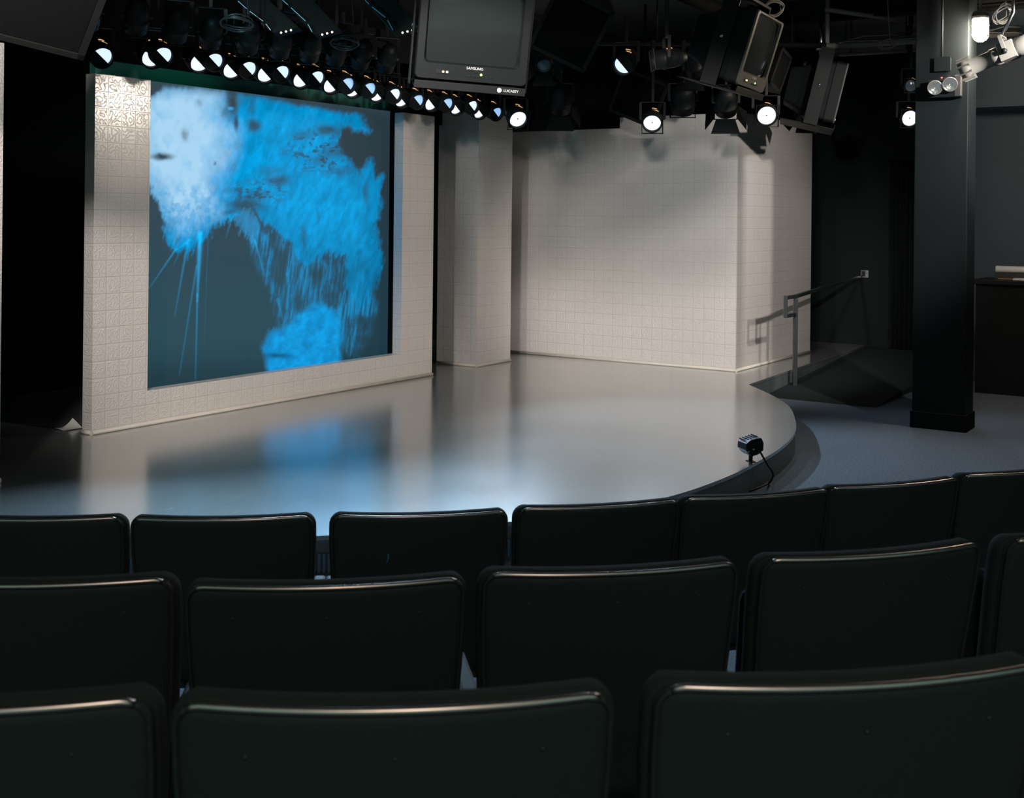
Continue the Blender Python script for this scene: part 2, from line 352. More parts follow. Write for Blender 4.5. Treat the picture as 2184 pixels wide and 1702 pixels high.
# ------------------------------------------------------------------ projection screen
def vnoise(x, y, seed=0):
    xi = np.floor(x).astype(int); yi = np.floor(y).astype(int); xf = x-xi; yf = y-yi
    def h(a, b):
        n = (a*374761393+b*668265263+seed*974634777) & 0x7fffffff
        n = ((n ^ (n >> 13))*1274126177) & 0x7fffffff
        return ((n ^ (n >> 16)) & 0xffff)/65535.
    u = xf*xf*(3-2*xf); v = yf*yf*(3-2*yf)
    return (h(xi, yi)*(1-u)+h(xi+1, yi)*u)*(1-v)+(h(xi, yi+1)*(1-u)+h(xi+1, yi+1)*u)*v
def fbm(x, y, seed=0, o=4):
    r = 0; a = .5; t = 0
    for i in range(o): r = r+a*vnoise(x*2**i, y*2**i, seed+i*7); t += a; a *= .55
    return r/t
def sdpoly(x, y, P):
    P = np.array(P, float); d = np.full(x.shape, 1e18); s = np.ones(x.shape)
    n = len(P)
    for i in range(n):
        a = P[i]; b = P[i-1]; ex, ey = b-a; wx = x-a[0]; wy = y-a[1]
        t = np.clip((wx*ex+wy*ey)/(ex*ex+ey*ey), 0, 1); d = np.minimum(d, (wx-ex*t)**2+(wy-ey*t)**2)
        c1 = y >= a[1]; c2 = y < b[1]; c3 = ex*wy > ey*wx
        s = np.where((c1 & c2 & c3) | (~c1 & ~c2 & ~c3), -s, s)
    return s*np.sqrt(d)
def sst(a, b, v):
    t = np.clip((v-a)/(b-a), 0, 1); return t*t*(3-2*t)
def picture(X, Y):
    """colour of the projected picture; X right 0..1418, Y down 0..1702"""
    wx = (fbm(X/80, Y/80, 3)-.5)*60+(fbm(X/16, Y/34, 9)-.5)*34
    wy = (fbm(X/60, Y/90, 5)-.5)*70*sst(100, 350, Y)+(fbm((X+Y*.25)/10, Y/60, 11)-.5)*(16+70*sst(500, 900, Y))
    x = X+wx; y = Y+wy
    body = [(20,160),(60,165),(125,112),(300,115),(440,130),(700,180),(900,215),(1000,235),(1095,245),(1160,325),(1090,325),(1000,285),(985,330),(1000,400),(1050,470),(1105,560),(1125,500),(1160,480),(1180,560),(1215,545),(1200,610),(1210,720),(1190,830),(1210,1010),(1205,1110),(1165,1130),(1130,1235),(1080,1200),(1035,1060),(1050,970),(950,940),(890,960),(825,1000),(770,940),(700,840),(600,760),(520,700),(480,760),(385,790),(350,850),(300,870),(240,930),(170,930),(130,850),(90,700),(20,560)]
    low = [(520,780),(640,760),(760,900),(860,960),(1000,930),(1110,1050),(1190,1150),(1190,1330),(1080,1480),(1020,1400),(900,1330),(780,1300),(700,1330),(670,1200),(610,1050)]
    tuft = [(440,770),(520,730),(600,800),(580,900),(520,850),(500,810)]
    paw = [(612,1420),(650,1345),(720,1320),(800,1250),(880,1200),(960,1220),(1010,1290),(1010,1400),(1000,1640),(660,1680),(640,1500)]
    d = sdpoly(x, y, body); mb = 1-sst(-14, 22, d)
    core = 1-sst(-130, -5, d)
    dl = sdpoly(x, y, low); streak = fbm((X+Y*.12)/9, Y/95, 21)
    patch = sst(.30, .62, fbm((X+Y*.1)/90, Y/150, 77))
    ml = (1-sst(-50, 30, dl))*(.30+.70*sst(.30, .75, streak))*(.12+.88*patch)
    mt = (1-sst(-10, 20, sdpoly(x, y, tuft)))*.8
    dp = sdpoly(X+wx*.5, Y+wy*.35, paw); mp = 1-sst(-25, 25, dp)
    blue = np.array([.0, .33, .72]); deep = np.array([.0, .16, .36]); pale = np.array([.40, .67, .90])
    fur = fbm((X+Y*.35)/26, (Y-X*.2)/60, 31); fine = fbm((X+Y*.3)/7, Y/24, 41)
    bgt = sst(200, 1500, Y)[..., None]
    bg = np.array([.035, .060, .080])*(1-bgt)+np.array([.018, .065, .090])*bgt
    bg = bg*(1-.35*sst(700, 1250, X))[..., None]*(1-.45*sst(1350, 1650, Y))[..., None]
    k = (.55+.7*fur+.25*(fine-.5))*(.80+.2*core)
    shade = 1-.45*sst(850, 1200, Y)-.12*sst(900, 1250, X)
    col = (blue*k[..., None]+np.array([.0, .02, .04]))*shade[..., None]
    wh = (1-sst(-70, 150, sdpoly(X+wx*.9, Y+wy*.8, [(20,150),(380,140),(330,260),(420,360),(330,560),(330,700),(200,760),(60,540)])))
    wh = wh*(.55+.75*fbm(X/46, Y/62, 51))*(1-.45*sst(.45, .62, fbm(X/24, Y/34, 55))*sst(520, 700, Y))
    wh = np.clip(wh, 0, 1)[..., None]
    col = col*(1-wh)+pale*wh
    spots = [(105,458,48,17,1),(225,345,20,30,.55),(295,188,16,18,.35),(462,190,32,62,1),(484,285,12,44,.9),(572,300,32,32,.9),(420,235,20,30,.5),(560,205,22,40,.4),(690,580,55,26,.75),(655,530,60,22,.35),(520,700,80,32,.85),(600,650,60,26,.5),(940,330,48,26,.8),(830,350,60,22,.45),(960,440,60,24,.55),(900,480,50,26,.5),(1000,530,60,24,.5),(1020,420,50,30,.5),(370,495,7,9,.7),(480,630,60,18,.35),(455,740,40,14,.5),(1140,640,14,60,.5),(820,870,14,60,.5),(895,750,8,24,.35)]
    for (sx, sy, rx, ry, st) in spots:
        q = ((X+wx*.45-sx)/rx)**2+((Y+wy*.35-sy)/ry)**2
        mb = mb*(1-st*np.exp(-q**1.35*.8))
    mb = mb*(1-.75*sst(.52, .66, fbm((X-Y*.5)/22, (Y+X*.2)/16, 61))*np.exp(-(((X-900)/190)**2+((Y-430)/110)**2)**2))
    mb = mb*(1-.7*sst(.5, .64, fbm(X/20, Y/13, 63))*np.exp(-(((X-600)/150)**2+((Y-640)/70)**2)**2))
    mb = mb*(1-sst(30, 0, np.abs(X-462)-8)*sst(185, 120, Y))
    glint = np.exp(-(((X-455)/14)**2+((Y-216)/9)**2)**2)
    out = bg*(1-mb[..., None])+col*mb[..., None]
    out = out*(1-.5*ml[..., None])+ml[..., None]*(deep*(.55+1.1*streak)[..., None])+mt[..., None]*blue*.55
    pc = blue*(.45+.75*fbm((X+Y*.2)/30, Y/30, 71))[..., None]+np.array([0, .02, .08])
    pc = pc*(1-.65*np.exp(-(((X-690)/60)**2+((Y-1462)/13)**2)))[..., None]
    out = out*(1-mp[..., None])+pc*mp[..., None]
    def whisk(p, q, w0, w1, st):
        nonlocal out
        ex, ey = q[0]-p[0], q[1]-p[1]; t = np.clip(((X-p[0])*ex+(Y-p[1])*ey)/(ex*ex+ey*ey), 0, 1)
        dd = np.hypot(X-p[0]-ex*t, Y-p[1]-ey*t); ww = w0+(w1-w0)*t
        m = np.exp(-(dd/ww)**2)*st*(1-.6*t); out = out+m[..., None]*blue*.9
    for a in [((178,925),(45,1120),5,2.5,.5),((225,960),(172,1260),5,3,.45),((300,850),(285,1190),13,4,1.1),((286,1150),(276,1580),4,3,.55),((282,1010),(195,1560),4,3,.4),((245,880),(180,930),9,3,.6),((200,930),(165,1010),4,2,.3),((340,870),(320,1400),3,2,.16),((240,900),(235,980),10,6,.5),((575,880),(625,1060),5,3,.5),((450,800),(430,870),5,3,.3),((690,1180),(720,1290),8,4,.3)]: whisk(*a)
    out = out+glint[..., None]*blue*.8
    top = sst(60, 130, Y-X*.115)[..., None]
    out = out*(.35+.65*top)+np.array([.02, .04, .05])*(1-top)
    return np.clip(out, 0, 1)
SB = 6.80
pTR = AB(onb(832, 238, SB)); pTL = AB(onb(326, 172, SB)); pB = AB(onb(838, 757, SB))
sa0, sa1 = 5.30, pTR.x; sz0, sz1 = .30, (pTR.z+pTL.z)/2
NX, NY = 330, 420
ga, gz = np.meshgrid(np.linspace(sa0, sa1, NX), np.linspace(sz0, sz1, NY))
# where each point of the cloth sits in the projected picture
wxx = d1.x*ga+d2.x*SB; wyy = d1.y*ga+d2.y*SB; wzz = gz-CZ
u = wxx/wyy; v = -wzz/wyy
pu = 1092+F*(u*cr-v*sr); pv = CY+F*(u*sr+v*cr)
colr = picture((pu-300)*2.3633, (pv-140)*2.3639)
me = bpy.data.meshes.new('picture_sheet')
me.from_pydata([(float(a), SB, float(z)) for a, z in zip(ga.ravel(), gz.ravel())], [], [(j*NX+i, j*NX+i+1, (j+1)*NX+i+1, (j+1)*NX+i) for j in range(NY-1) for i in range(NX-1)])
ca = me.color_attributes.new('picture', 'FLOAT_COLOR', 'POINT')
ca.data.foreach_set('color', np.concatenate([colr.reshape(-1, 3), np.ones((NX*NY, 1))], 1).astype(np.float32).ravel())
pm = bpy.data.materials.new('projected_picture'); pm.use_nodes = True; nt = pm.node_tree; b = nt.nodes['Principled BSDF']
at = nd(nt, 'ShaderNodeAttribute'); at.attribute_name = 'picture'; nt.links.new(at.outputs['Color'], b.inputs['Emission Color']); b.inputs['Emission Strength'].default_value = 1.0
b.inputs['Base Color'].default_value = (.012, .014, .015, 1); b.inputs['Roughness'].default_value = .7; b.inputs['Specular IOR Level'].default_value = .1
me.materials.append(pm)
scr = empty('projection_screen', RA.copy(), 'large rear projection screen showing a blue tinted close-up of a furry animal', 'screen')
so = bpy.data.objects.new('picture_sheet', me); C.objects.link(so); so.parent = scr
s = MB().box((sa0-.05, SB+.004, sz0-.06), (sa1, SB+.05, sz1)); s.build('backing_frame', 'black', scr)
for x_ in (sa0, sa1-.1): MB().box((x_, SB+.01, SZ), (x_+.06, SB+.05, sz0-.061)).build('stand_leg', 'black', scr)
o = rbox('black_masking_panel', 'velvet', sa1+.005, 8.52, 6.74, 6.79, SZ, 2.8); tag(o, 'narrow black masking panel between the projection screen and its right post', 'panel')
# green lit header above the screen
g0 = AB(onb(268, 150, 6.86)); 
o = rbox('header_beam', 'green', 5.22, 8.6, 6.86, 6.92, sz1+.0, sz1+.11); tag(o, 'green lit header beam above the projection screen', 'beam')
spot('green_lamp', W(5.9, 6.2, 2.95), W(5.95, 6.86, sz1+.05), 3.0, (.1, 1, .62), 75, .9, .03)

# small white scrap at the foot of the surround
p = AB(onz(160, 915, SZ)); s = MB()
g = 9
vs = [(p.x-.10+.14*i/(g-1), p.y-.02+.10*j/(g-1), SZ+.004+.11*((i/(g-1)-.3)**2)*(1 if i > 2 else .7)*(j/(g-1))) for j in range(g) for i in range(g)]
s.add(vs+[(x, y, z+.003) for x, y, z in vs], [(j*g+i, j*g+i+1, (j+1)*g+i+1, (j+1)*g+i) for j in range(g-1) for i in range(g-1)]+[(g*g+j*g+i, g*g+j*g+i+1, g*g+(j+1)*g+i+1, g*g+(j+1)*g+i) for j in range(g-1) for i in range(g-1)], True)
o = s.build('curled_cloth', 'cloth'); o.matrix_world = RA.copy(); tag(o, 'pale curled scrap of cloth on the stage behind the left post of the screen surround', 'cloth')

# ------------------------------------------------------------------ pillar and what hangs on it
pr = empty('pillar', RA.copy(), 'dark painted square pillar standing on the carpet at the right', 'pillar')
PA, PB = 9.41, 2.045
MB().box((PA, PB, 0), (PA+.275, PB+.395, 3.62)).build('shaft', 'pillar', pr, .006)
MB().box((PA-.012, PB-.012, 0), (PA+.287, PB+.407, .13)).build('base_trim', 'black', pr, .004)
def on_pillar(x, y): return AB(ona(x, y, PA))
j = on_pillar(2013, 138)
jb = empty('junction_box', RA.copy(), 'square grey junction box with a conduit on the upper pillar', 'box')
MB().box((PA-.045, j.y-.055, j.z-.05), (PA, j.y+.055, j.z+.05)).build('box_body', 'pillar', jb, .004)
MB().box((PA-.05, j.y-.06, j.z-.055), (PA-.045, j.y+.06, j.z+.055)).build('cover', 'pillar', jb)
MB().tube([(PA-.02, j.y+.01, j.z+.05), (PA-.02, j.y+.01, 3.61)], .009).build('conduit', 'pillar', jb)
# emergency light
e = on_pillar(2000, 190); e2 = on_pillar(2052, 185)
el = empty('emergency_light', RA.copy(), 'emergency light unit with two round lamp heads fixed to the pillar', 'light')
MB().box((PA-.09, e2.y-.005, e.z-.075), (PA, e.y+.055, e.z+.06)).build('housing', 'pillar', el, .006)
MB().box((PA-.095, e2.y-.012, e.z-.07), (PA-.05, e2.y+.035, e.z+.09)).build('end_cap', 'greymetal', el, .004)
for (hx, hy, m2) in ((1994, 187, 'chrome'), (2026, 180, 'chrome')):
    c = AB(ona(hx, hy, PA-.17)); fwd = (AB(O)-c).normalized(); fwd = (fwd+Vector((0, 0, -.2))).normalized()
    mt = Matrix.Translation(c) @ fwd.to_track_quat('-Y', 'Z').to_matrix().to_4x4()
    hd = MB().lathe([(.0, .055), (.03, .05), (.05, .02), (.056, 0), (.052, -.006), (.048, 0)], 24, mt).tube([mt @ Vector((0, .05, 0)), c+Vector((.09, 0, .02))], .012).build('lamp_head', 'cream', el)
    MB().lathe([(.0, .012), (.012, .004), (.024, .008), (.03, .0), (.04, .003), (.0485, -.002)], 24, mt).build('reflector', m2, hd)
l = AB(ona(2008, 166, PA-.096)); MB().lathe([(0, -.006), (.006, -.004), (.007, .004)], 10, Matrix.Translation(l) @ Matrix.Rotation(-math.pi/2, 4, 'Z')).build('indicator', 'red', el)
# jelly jar lamp
jp = aty(2091, 60, 8.9)
jl = empty('jar_lamp', Matrix.Translation(jp), 'bright caged work lamp glowing near the ceiling in front of the pillar', 'lamp')
Rx = Matrix.Rotation(math.pi/2, 4, 'X')
MB().lathe([(0, -.088), (.03, -.086), (.046, -.074), (.053, -.05), (.055, .0), (.055, .07)], 26, Rx).build('glass_jar', 'jar', jl)
MB().lathe([(.0, .13), (.05, .125), (.062, .10), (.062, .07), (.05, .07), (0, .07)], 26, Rx).build('lamp_cap', 'greymetal', jl)
cg = MB()
for k in range(6):
    a = k*math.pi/3; c_, s_ = math.cos(a), math.sin(a)
    cg.tube([(.064*c_, .064*s_, .075), (.064*c_, .064*s_, -.06), (.045*c_, .045*s_, -.09), (.012*c_, .012*s_, -.103)], .0022, 6)
cg.lathe([(.066, .02), (.0675, .0215), (.066, .023)], 26, Rx).build('guard', 'steel', jl)
MB().tube([(0, 0, .125), (0, 0, 3.61-jp.z)], .011).build('stem', 'pipe', jl)
pl_ = bpy.data.lights.new('jar_lamp_glow', 'POINT'); pl_.energy = 60; pl_.color = (1, .80, .64); pl_.shadow_soft_size = .07
po = bpy.data.objects.new('jar_lamp_glow', pl_); C.objects.link(po); po.location = jp+Vector((0, 0, -.14))

# handrail
hr = empty('handrail', Matrix.Identity(4), 'dark square tube handrail beside the stage ramp', 'handrail')
pb = onz(1695, 829, .0); hp = pb.y
top_ = aty(1695, 632, hp); ztop = top_.z
rd = (d1*1.0).normalized()
mb_ = MB().bar((pb.x, pb.y, 0.001), (pb.x, pb.y, ztop-.02), .040); mb_.build('post', 'rail', hr, .003)
E1 = Vector((pb.x, pb.y, ztop))-rd*.27; E2 = Vector((pb.x, pb.y, ztop)); far = AB(ona(1835, 590, 13.72)); FW = W(13.70, far.y, far.z)
r_ = MB().bar(E1, E2, .034).bar(E2-rd*.01, FW, .034)
r_.bar(E1+Vector((0, 0, .022)), E1-Vector((0, 0, .187)), .034).bar(E1-Vector((0, 0, .17)), E2-Vector((0, 0, .17))-rd*.02, .034)
r_.build('rail', 'rail', hr, .003)
# wall socket
s0 = ona(1844, 584, 13.74); s0 = AB(s0)
ws = empty('wall_socket', RA.copy(), 'small metal socket plate on the black back wall above the handrail', 'socket')
MB().box((13.735, s0.y-.045, s0.z-.045), (13.75, s0.y+.045, s0.z+.045)).build('plate', 'steel', ws, .003)
MB().box((13.728, s0.y-.01, s0.z-.03), (13.736, s0.y+.03, s0.z+.03)).build('receptacle', 'button', ws)
# curtain in doorway
c0 = AB(ona(1903, 500, 13.6)); c1 = AB(ona(1956, 500, 13.6)); ct = AB(ona(1920, 340, 13.6)).z
n = 90; s = MB(); vs = []
for z in (.02, ct*.5, ct):
    for i in range(n+1):
        t = i/n; y = c0.y+(c1.y-.25-c0.y)*t; vs.append((13.6+.03*math.sin(t*62)+.012*math.sin(t*23+1), y, z))
s.add(vs, [(r*(n+1)+i, r*(n+1)+i+1, (r+1)*(n+1)+i+1, (r+1)*(n+1)+i) for r in range(2) for i in range(n)], True)
cu = empty('doorway_curtain', RA.copy(), 'pleated black curtain hanging in the doorway left of the pillar', 'curtain')
o = s.build('pleated_cloth', 'velvet', cu); sm = o.modifiers.new('thick', 'SOLIDIFY'); sm.thickness = .008
MB().box((13.55, c1.y-.26, ct-.005), (13.745, c0.y+.03, ct+.03)).build('pelmet', 'black', cu)
# counter with roll and papers
kz = 1.06; k = onz(2092, 597, kz); kAB = AB(k)
cn = empty('counter', RA.copy(), 'black counter at the right edge behind the pillar', 'counter')
MB().box((kAB.x+.03, kAB.y-3.0, .001), (kAB.x+.62, kAB.y+.05, kz-.04)).build('counter_body', 'black', cn)
MB().box((kAB.x, kAB.y-3.02, kz-.04), (kAB.x+.66, kAB.y+.08, kz)).build('counter_top', 'blackmetal', cn, .004)
tray0 = AB(aty(2121, 590, 11.35)); 
tr = empty('document_tray', RA.copy(), 'low grey tray on the black counter with a paper roll on top', 'tray')
MB().box((tray0.x, tray0.y-1.0, kz), (tray0.x+.22, tray0.y, kz+.055)).build('tray_body', 'greymetal', tr, .003)
rl = tray0
o = MB().lathe([(.0, .0), (.010, .0), (.012, .02), (.03, .0), (.033, .004), (.033, .95), (0, .95)], 24, Matrix.Translation((rl.x+.06, rl.y-.002, kz+.089)) @ Matrix.Rotation(math.pi, 4, 'Z')).build('paper_roll', 'white')
o.matrix_world = RA.copy(); tag(o, 'thick white paper roll lying on the grey tray at the right edge', 'paper roll')
for i, (dx, dy, r_a, w_) in enumerate(((-.10, -.26, .1, .08), (-.13, -.36, -.2, .10), (-.09, -.47, .3, .07))):
    o = MB().box((-w_, -.07, 0), (w_, .07, .012+.006*i), Matrix.Translation((rl.x+dx, rl.y+dy, kz+.001)) @ Matrix.Rotation(r_a, 4, 'Z')).build('paper_pad', 'white'); o.matrix_world = RA.copy()
    tag(o, ['left', 'middle', 'right'][i]+' one of three small white paper pads on the counter in front of the roll', 'paper')
o = MB().tube([(rl.x-.14, rl.y-.06, kz+.006), (rl.x-.12, rl.y-.24, kz+.006)], .005, 6).build('pencil', 'wood'); o.matrix_world = RA.copy(); tag(o, 'orange pencil on the black counter left of the paper pads', 'pencil')

# ------------------------------------------------------------------ footlight on the stage
fp = onz(1601, 984, SZ); fm = Matrix.Translation(fp) @ rot(18)
ft = empty('footlight', fm, 'small black lamp standing on the curved stage edge with a cord', 'lamp')
MB().box((-.018, -.03, 0), (.018, .03, .004)).bar((0, 0, .002), (0, 0, .052), .022, .01).build('bracket', 'blackmetal', ft)
pf = [(-.05, -.02), (-.062, .005), (-.05, .04), (-.015, .052), (.02, .052), (.055, .045), (.062, .01), (.05, -.03), (.01, -.045), (-.03, -.045)]
s = MB(); n = len(pf); Rq = rot(0, 0, -14)
for y0, y1 in ((-.055, .055),):
    vs = [Rq @ Vector((x, y, z)) + Vector((0, 0, .09)) for y in (y0, y1) for x, z in pf]
    s.add(vs, [tuple(range(n)), tuple(range(2*n-1, n-1, -1))]+[(i, n+i, n+(i+1) % n, (i+1) % n) for i in range(n)])
s.build('housing', 'blackmetal', ft, .006)
s = MB()
for kx in range(5): s.box((-.04+kx*.02, -.02, .050), (-.034+kx*.02, .05, .056), Matrix.Translation((0, 0, .09)) @ Rq)
s.build('cooling_fins', 'blackmetal', ft)
MB().lathe([(0, -.006), (.006, -.005), (.008, 0)], 12, Matrix.Translation((-.012, -.056, .083))).build('screw', 'steel', ft)
MB().lathe([(0, -.004), (.004, -.003), (.005, 0)], 10, Matrix.Translation((-.045, -.056, .07))).build('screw', 'steel', ft)
inv = fm.inverted()
cp = [aty(1622, 965, fp.y), aty(1636, 990, fp.y-.02), aty(1649, 1012, fp.y-.03)]
gp = [onz(1640, 1030, .008), onz(1610, 1043, .008), onz(1570, 1056, .008)]
cw = cat2 = [inv @ p for p in cp+gp]
def cat3(P, k=7):
    out = []
    for i in range(len(P)-1):
        a = P[max(i-1, 0)]; b = P[i]; c = P[i+1]; d = P[min(i+2, len(P)-1)]
        for j in range(k):
            t = j/k; out.append(.5*((2*b)+(c-a)*t+(2*a-5*b+4*c-d)*t*t+(3*b-a-3*c+d)*t**3))
    return out+[P[-1]]
MB().tube(cat3(cw), .006, 8).build('cord', 'blackmetal', ft)

# ================================================================== SEATS
BZ, BT, HW = .42, .85, .231
def outline_hw(z, top, r, hw):
    t = (z-BZ)/(BT-BZ); wv = hw*(.90+.10*min(1, t*1.25)**.8)
    dd = top-z
    if dd < r: wv -= r-math.sqrt(max(0, r*r-(r-dd)**2))
    return wv
def base_y(x, z): return .034*(x/.23)**2-.20*(z-BZ)
def pad(name_top, hw, thick_f, thick_b, r, inset, soft, side=0):
    nu, nv = 24, 22; s = MB(); top = BT-inset
    zs = [BZ+(top-BZ)*(1-(1-i/nv)**1.8) for i in range(nv+1)]
    F_, B_ = [], []
    for z in zs:
        w_ = outline_hw(z, top, r, hw if side else hw-inset)
        for i in range(nu+1):
            uu = -1+2*i/nu; x = w_*math.sin(uu*math.pi/2) if True else w_*uu
            ed = min((1-abs(math.sin(uu*math.pi/2)))*w_, top-z); ed = max(0, min(1, ed/soft)); k = math.sqrt(1-(1-ed)**2)
            y = base_y(x, z); F_.append((x, y+thick_f*(.25+.75*k), z)); B_.append((x, y-thick_b*(.25+.75*k), z))
    n = nu+1; m = len(F_)
    fs = []
    for j in range(nv):
        for i in range(nu):
            q = (j*n+i, j*n+i+1, (j+1)*n+i+1, (j+1)*n+i); fs.append(q[::-1]); fs.append(tuple(m+k for k in q))
        fs.append((j*n, m+j*n, m+(j+1)*n, (j+1)*n)[::1]); e_ = j*n+nu; fs.append((e_, e_+n, m+e_+n, m+e_))
    for i in range(nu):
        fs.append((i, i+1, m+i+1, m+i)); e_ = nv*n+i; fs.append((e_, m+e_, m+e_+1, e_+1))
    s.add(F_+B_, fs, True); return s
def make_seat():
    root = empty('theatre_seat', Matrix.Identity(4), 'seat', 'seat')
    pad('', HW, .034, .018, .034, 0, .022).build('back_cushion', 'seatfab', root)
    sh = pad('', HW-.004, -.012, .025, .028, .003, .012, 1).build('back_shell', 'shell', root)
    # worn metal channel that caps the shell
    s = MB(); top = BT-.004; pts = []
    for i in range(14):
        z = BZ+(top-.03-BZ)*i/13; pts.append((-1, z))
    pL = [(-outline_hw(z, top, .028, HW-.008), z) for _, z in pts]
    arc = [(-outline_hw(top, top, .028, HW-.008)-.0 + 0, top)]
    w_ = outline_hw(top-.028, top, .028, HW-.008)
    arc = [(-w_+.028-.028*math.cos(a), top-.028+.028*math.sin(a)) for a in [math.pi/2*k/6 for k in range(7)]]
    tp = [(-w_+.028+(2*w_-.056)*k/18, top) for k in range(1, 18)]
    right = [(-x, z) for x, z in reversed(pL+arc)]
    path = pL+arc+tp+right
    P3 = [Vector((x, base_y(x, z)-.0245, z)) for x, z in path]
    na = len(pL); s.tube(P3[na+4:len(P3)-na-4], .0044, 8); s.build('metal_trim', 'trim', sh)
    for Q in (P3[:na+5], P3[-na-5:]): MB().tube(Q, .0034, 8).build('dimmed_trim_side', 'shell', sh)  # sides of the metal trim in shell black, dimness put into the colour
    for x in (-.15, 0, .15):
        z = BT-.055; MB().lathe([(0, -.0015), (.0015, -.001), (.002, 0)], 8, Matrix.Translation((x, base_y(x, z)-.0275, z))).build('rivet', 'greymetal', sh)
    # tipped up seat pan, standards, arm rests
    s = MB().box((-.20, .075, .36), (.20, .155, .74), Matrix.Translation((0, 0, 0)) @ Matrix.Rotation(math.radians(6), 4, 'X')); s.build('seat_pan', 'seatfab', root, .02)
    for sx in (-1, 1):
        MB().box((sx*.226-.012, .03, 0.0), (sx*.226+.012, .15, .56)).box((sx*.226-.012, -.03, 0), (sx*.226+.012, .21, .02)).build('standard', 'blackmetal', root, .004)
        MB().box((sx*.222-.018, .06, .56), (sx*.222+.018, .28, .59)).build('arm_rest', 'shell', root, .008)
    return root
proto = make_seat()
rows = [('front', .758, [(71, 1102, 2), (480, 1102, 5.5), (904, 1094, 8.5), (1289, 1075, 14), (1626, 1053, 16.5), (1920, 1029, 19), (2186, 1003, 21)]),
        ('middle', .594, [(72, 1236, 4), (706, 1240, 7.5), (1320, 1210, 10.5), (1881, 1174, 16), (2370, 1132, 18)]),
        ('rear', .489, [(-160, 1494, 3), (856, 1488, 5), (1846, 1438, 9.5)])]
labels = {
 'front': ['black seat at the left photo edge in the row nearest the stage', 'front row black seat below the left part of the projection screen, second from the left', 'front row black seat with a small blue thread on its back, third from the left', 'front row black seat in line with the tiled column, fourth from the left', 'front row black seat below the footlight, fifth from the left', 'front row black seat sixth from the left, below the blue-grey carpet beside the pillar', 'front row black seat cut off by the right photo edge'],
 'middle': ['middle row black seat cut off by the left photo edge', 'middle row black seat second from the left, a pale gap at its left side', 'middle row black seat in the photo centre, third from the left', 'middle row black seat with a bright trim line, fourth from the left', 'middle row black seat barely showing at the right photo edge'],
 'rear': ['nearest row black seat cut off by the left photo edge', 'nearest row black seat shown at full width, with a broad shining metal edge', 'nearest row black seat running out at the lower right of the photo']}
first = True; rowinfo = {}
for rn, drop, pts in rows:
    P = []
    for (x, y, yw) in pts:
        h = CY+RO*(x-1092); D = drop*F/(y-h); P.append(Vector(((x-1092)*D/F, D, CZ-drop)))
    rowinfo[rn] = P
    for i, p in enumerate(P):
        a = P[max(i-1, 0)]; b = P[min(i+1, len(P)-1)]; yaw = math.radians(pts[i][2])
        s_ = proto if first else copy_tree(proto); first = False
        back = Vector((0, -.20*(BT-BZ), 0)); back.rotate(Matrix.Rotation(yaw, 3, 'Z'))
        zb = CZ-drop-BT
        s_.location = (p.x-back.x, p.y-back.y, zb); s_.rotation_euler = (0, 0, yaw)
        tag(s_, labels[rn][i], 'seat', {'front': 'theatre seats in the front row', 'middle': 'theatre seats in the middle row', 'rear': 'theatre seats in the nearest row'}[rn])
# blue thread
p = aty(829, 1187, rowinfo['front'][2].y-.035)
tag(MB().tube([p+Vector((.0, -.015, .012)), p+Vector((.001, -.017, .003)), p+Vector((-.003, -.018, -.012))], .0012, 6).build('loose_thread', 'blue'), 'tiny blue thread stuck on the back of a front row seat', 'thread')
# risers
for rn, z, nm in (('middle', CZ-.594-BT, 'floor_1'), ('rear', CZ-.489-BT, 'floor_2')):
    P = rowinfo[rn]; f = [(P[0].x-1.5, P[0].y+.36)]+[(p.x, p.y+.42) for p in P]+[(P[-1].x+2, P[-1].y+1.3)]
    o = MB().prism([(-7.4, f[0][1]+.1)]+f+[(7.4, f[-1][1]+1.5), (7.4, -1.5), (-7.4, -1.5)][0:3], 0.0, z-.001).build('floor', 'carpet'); struct(o)

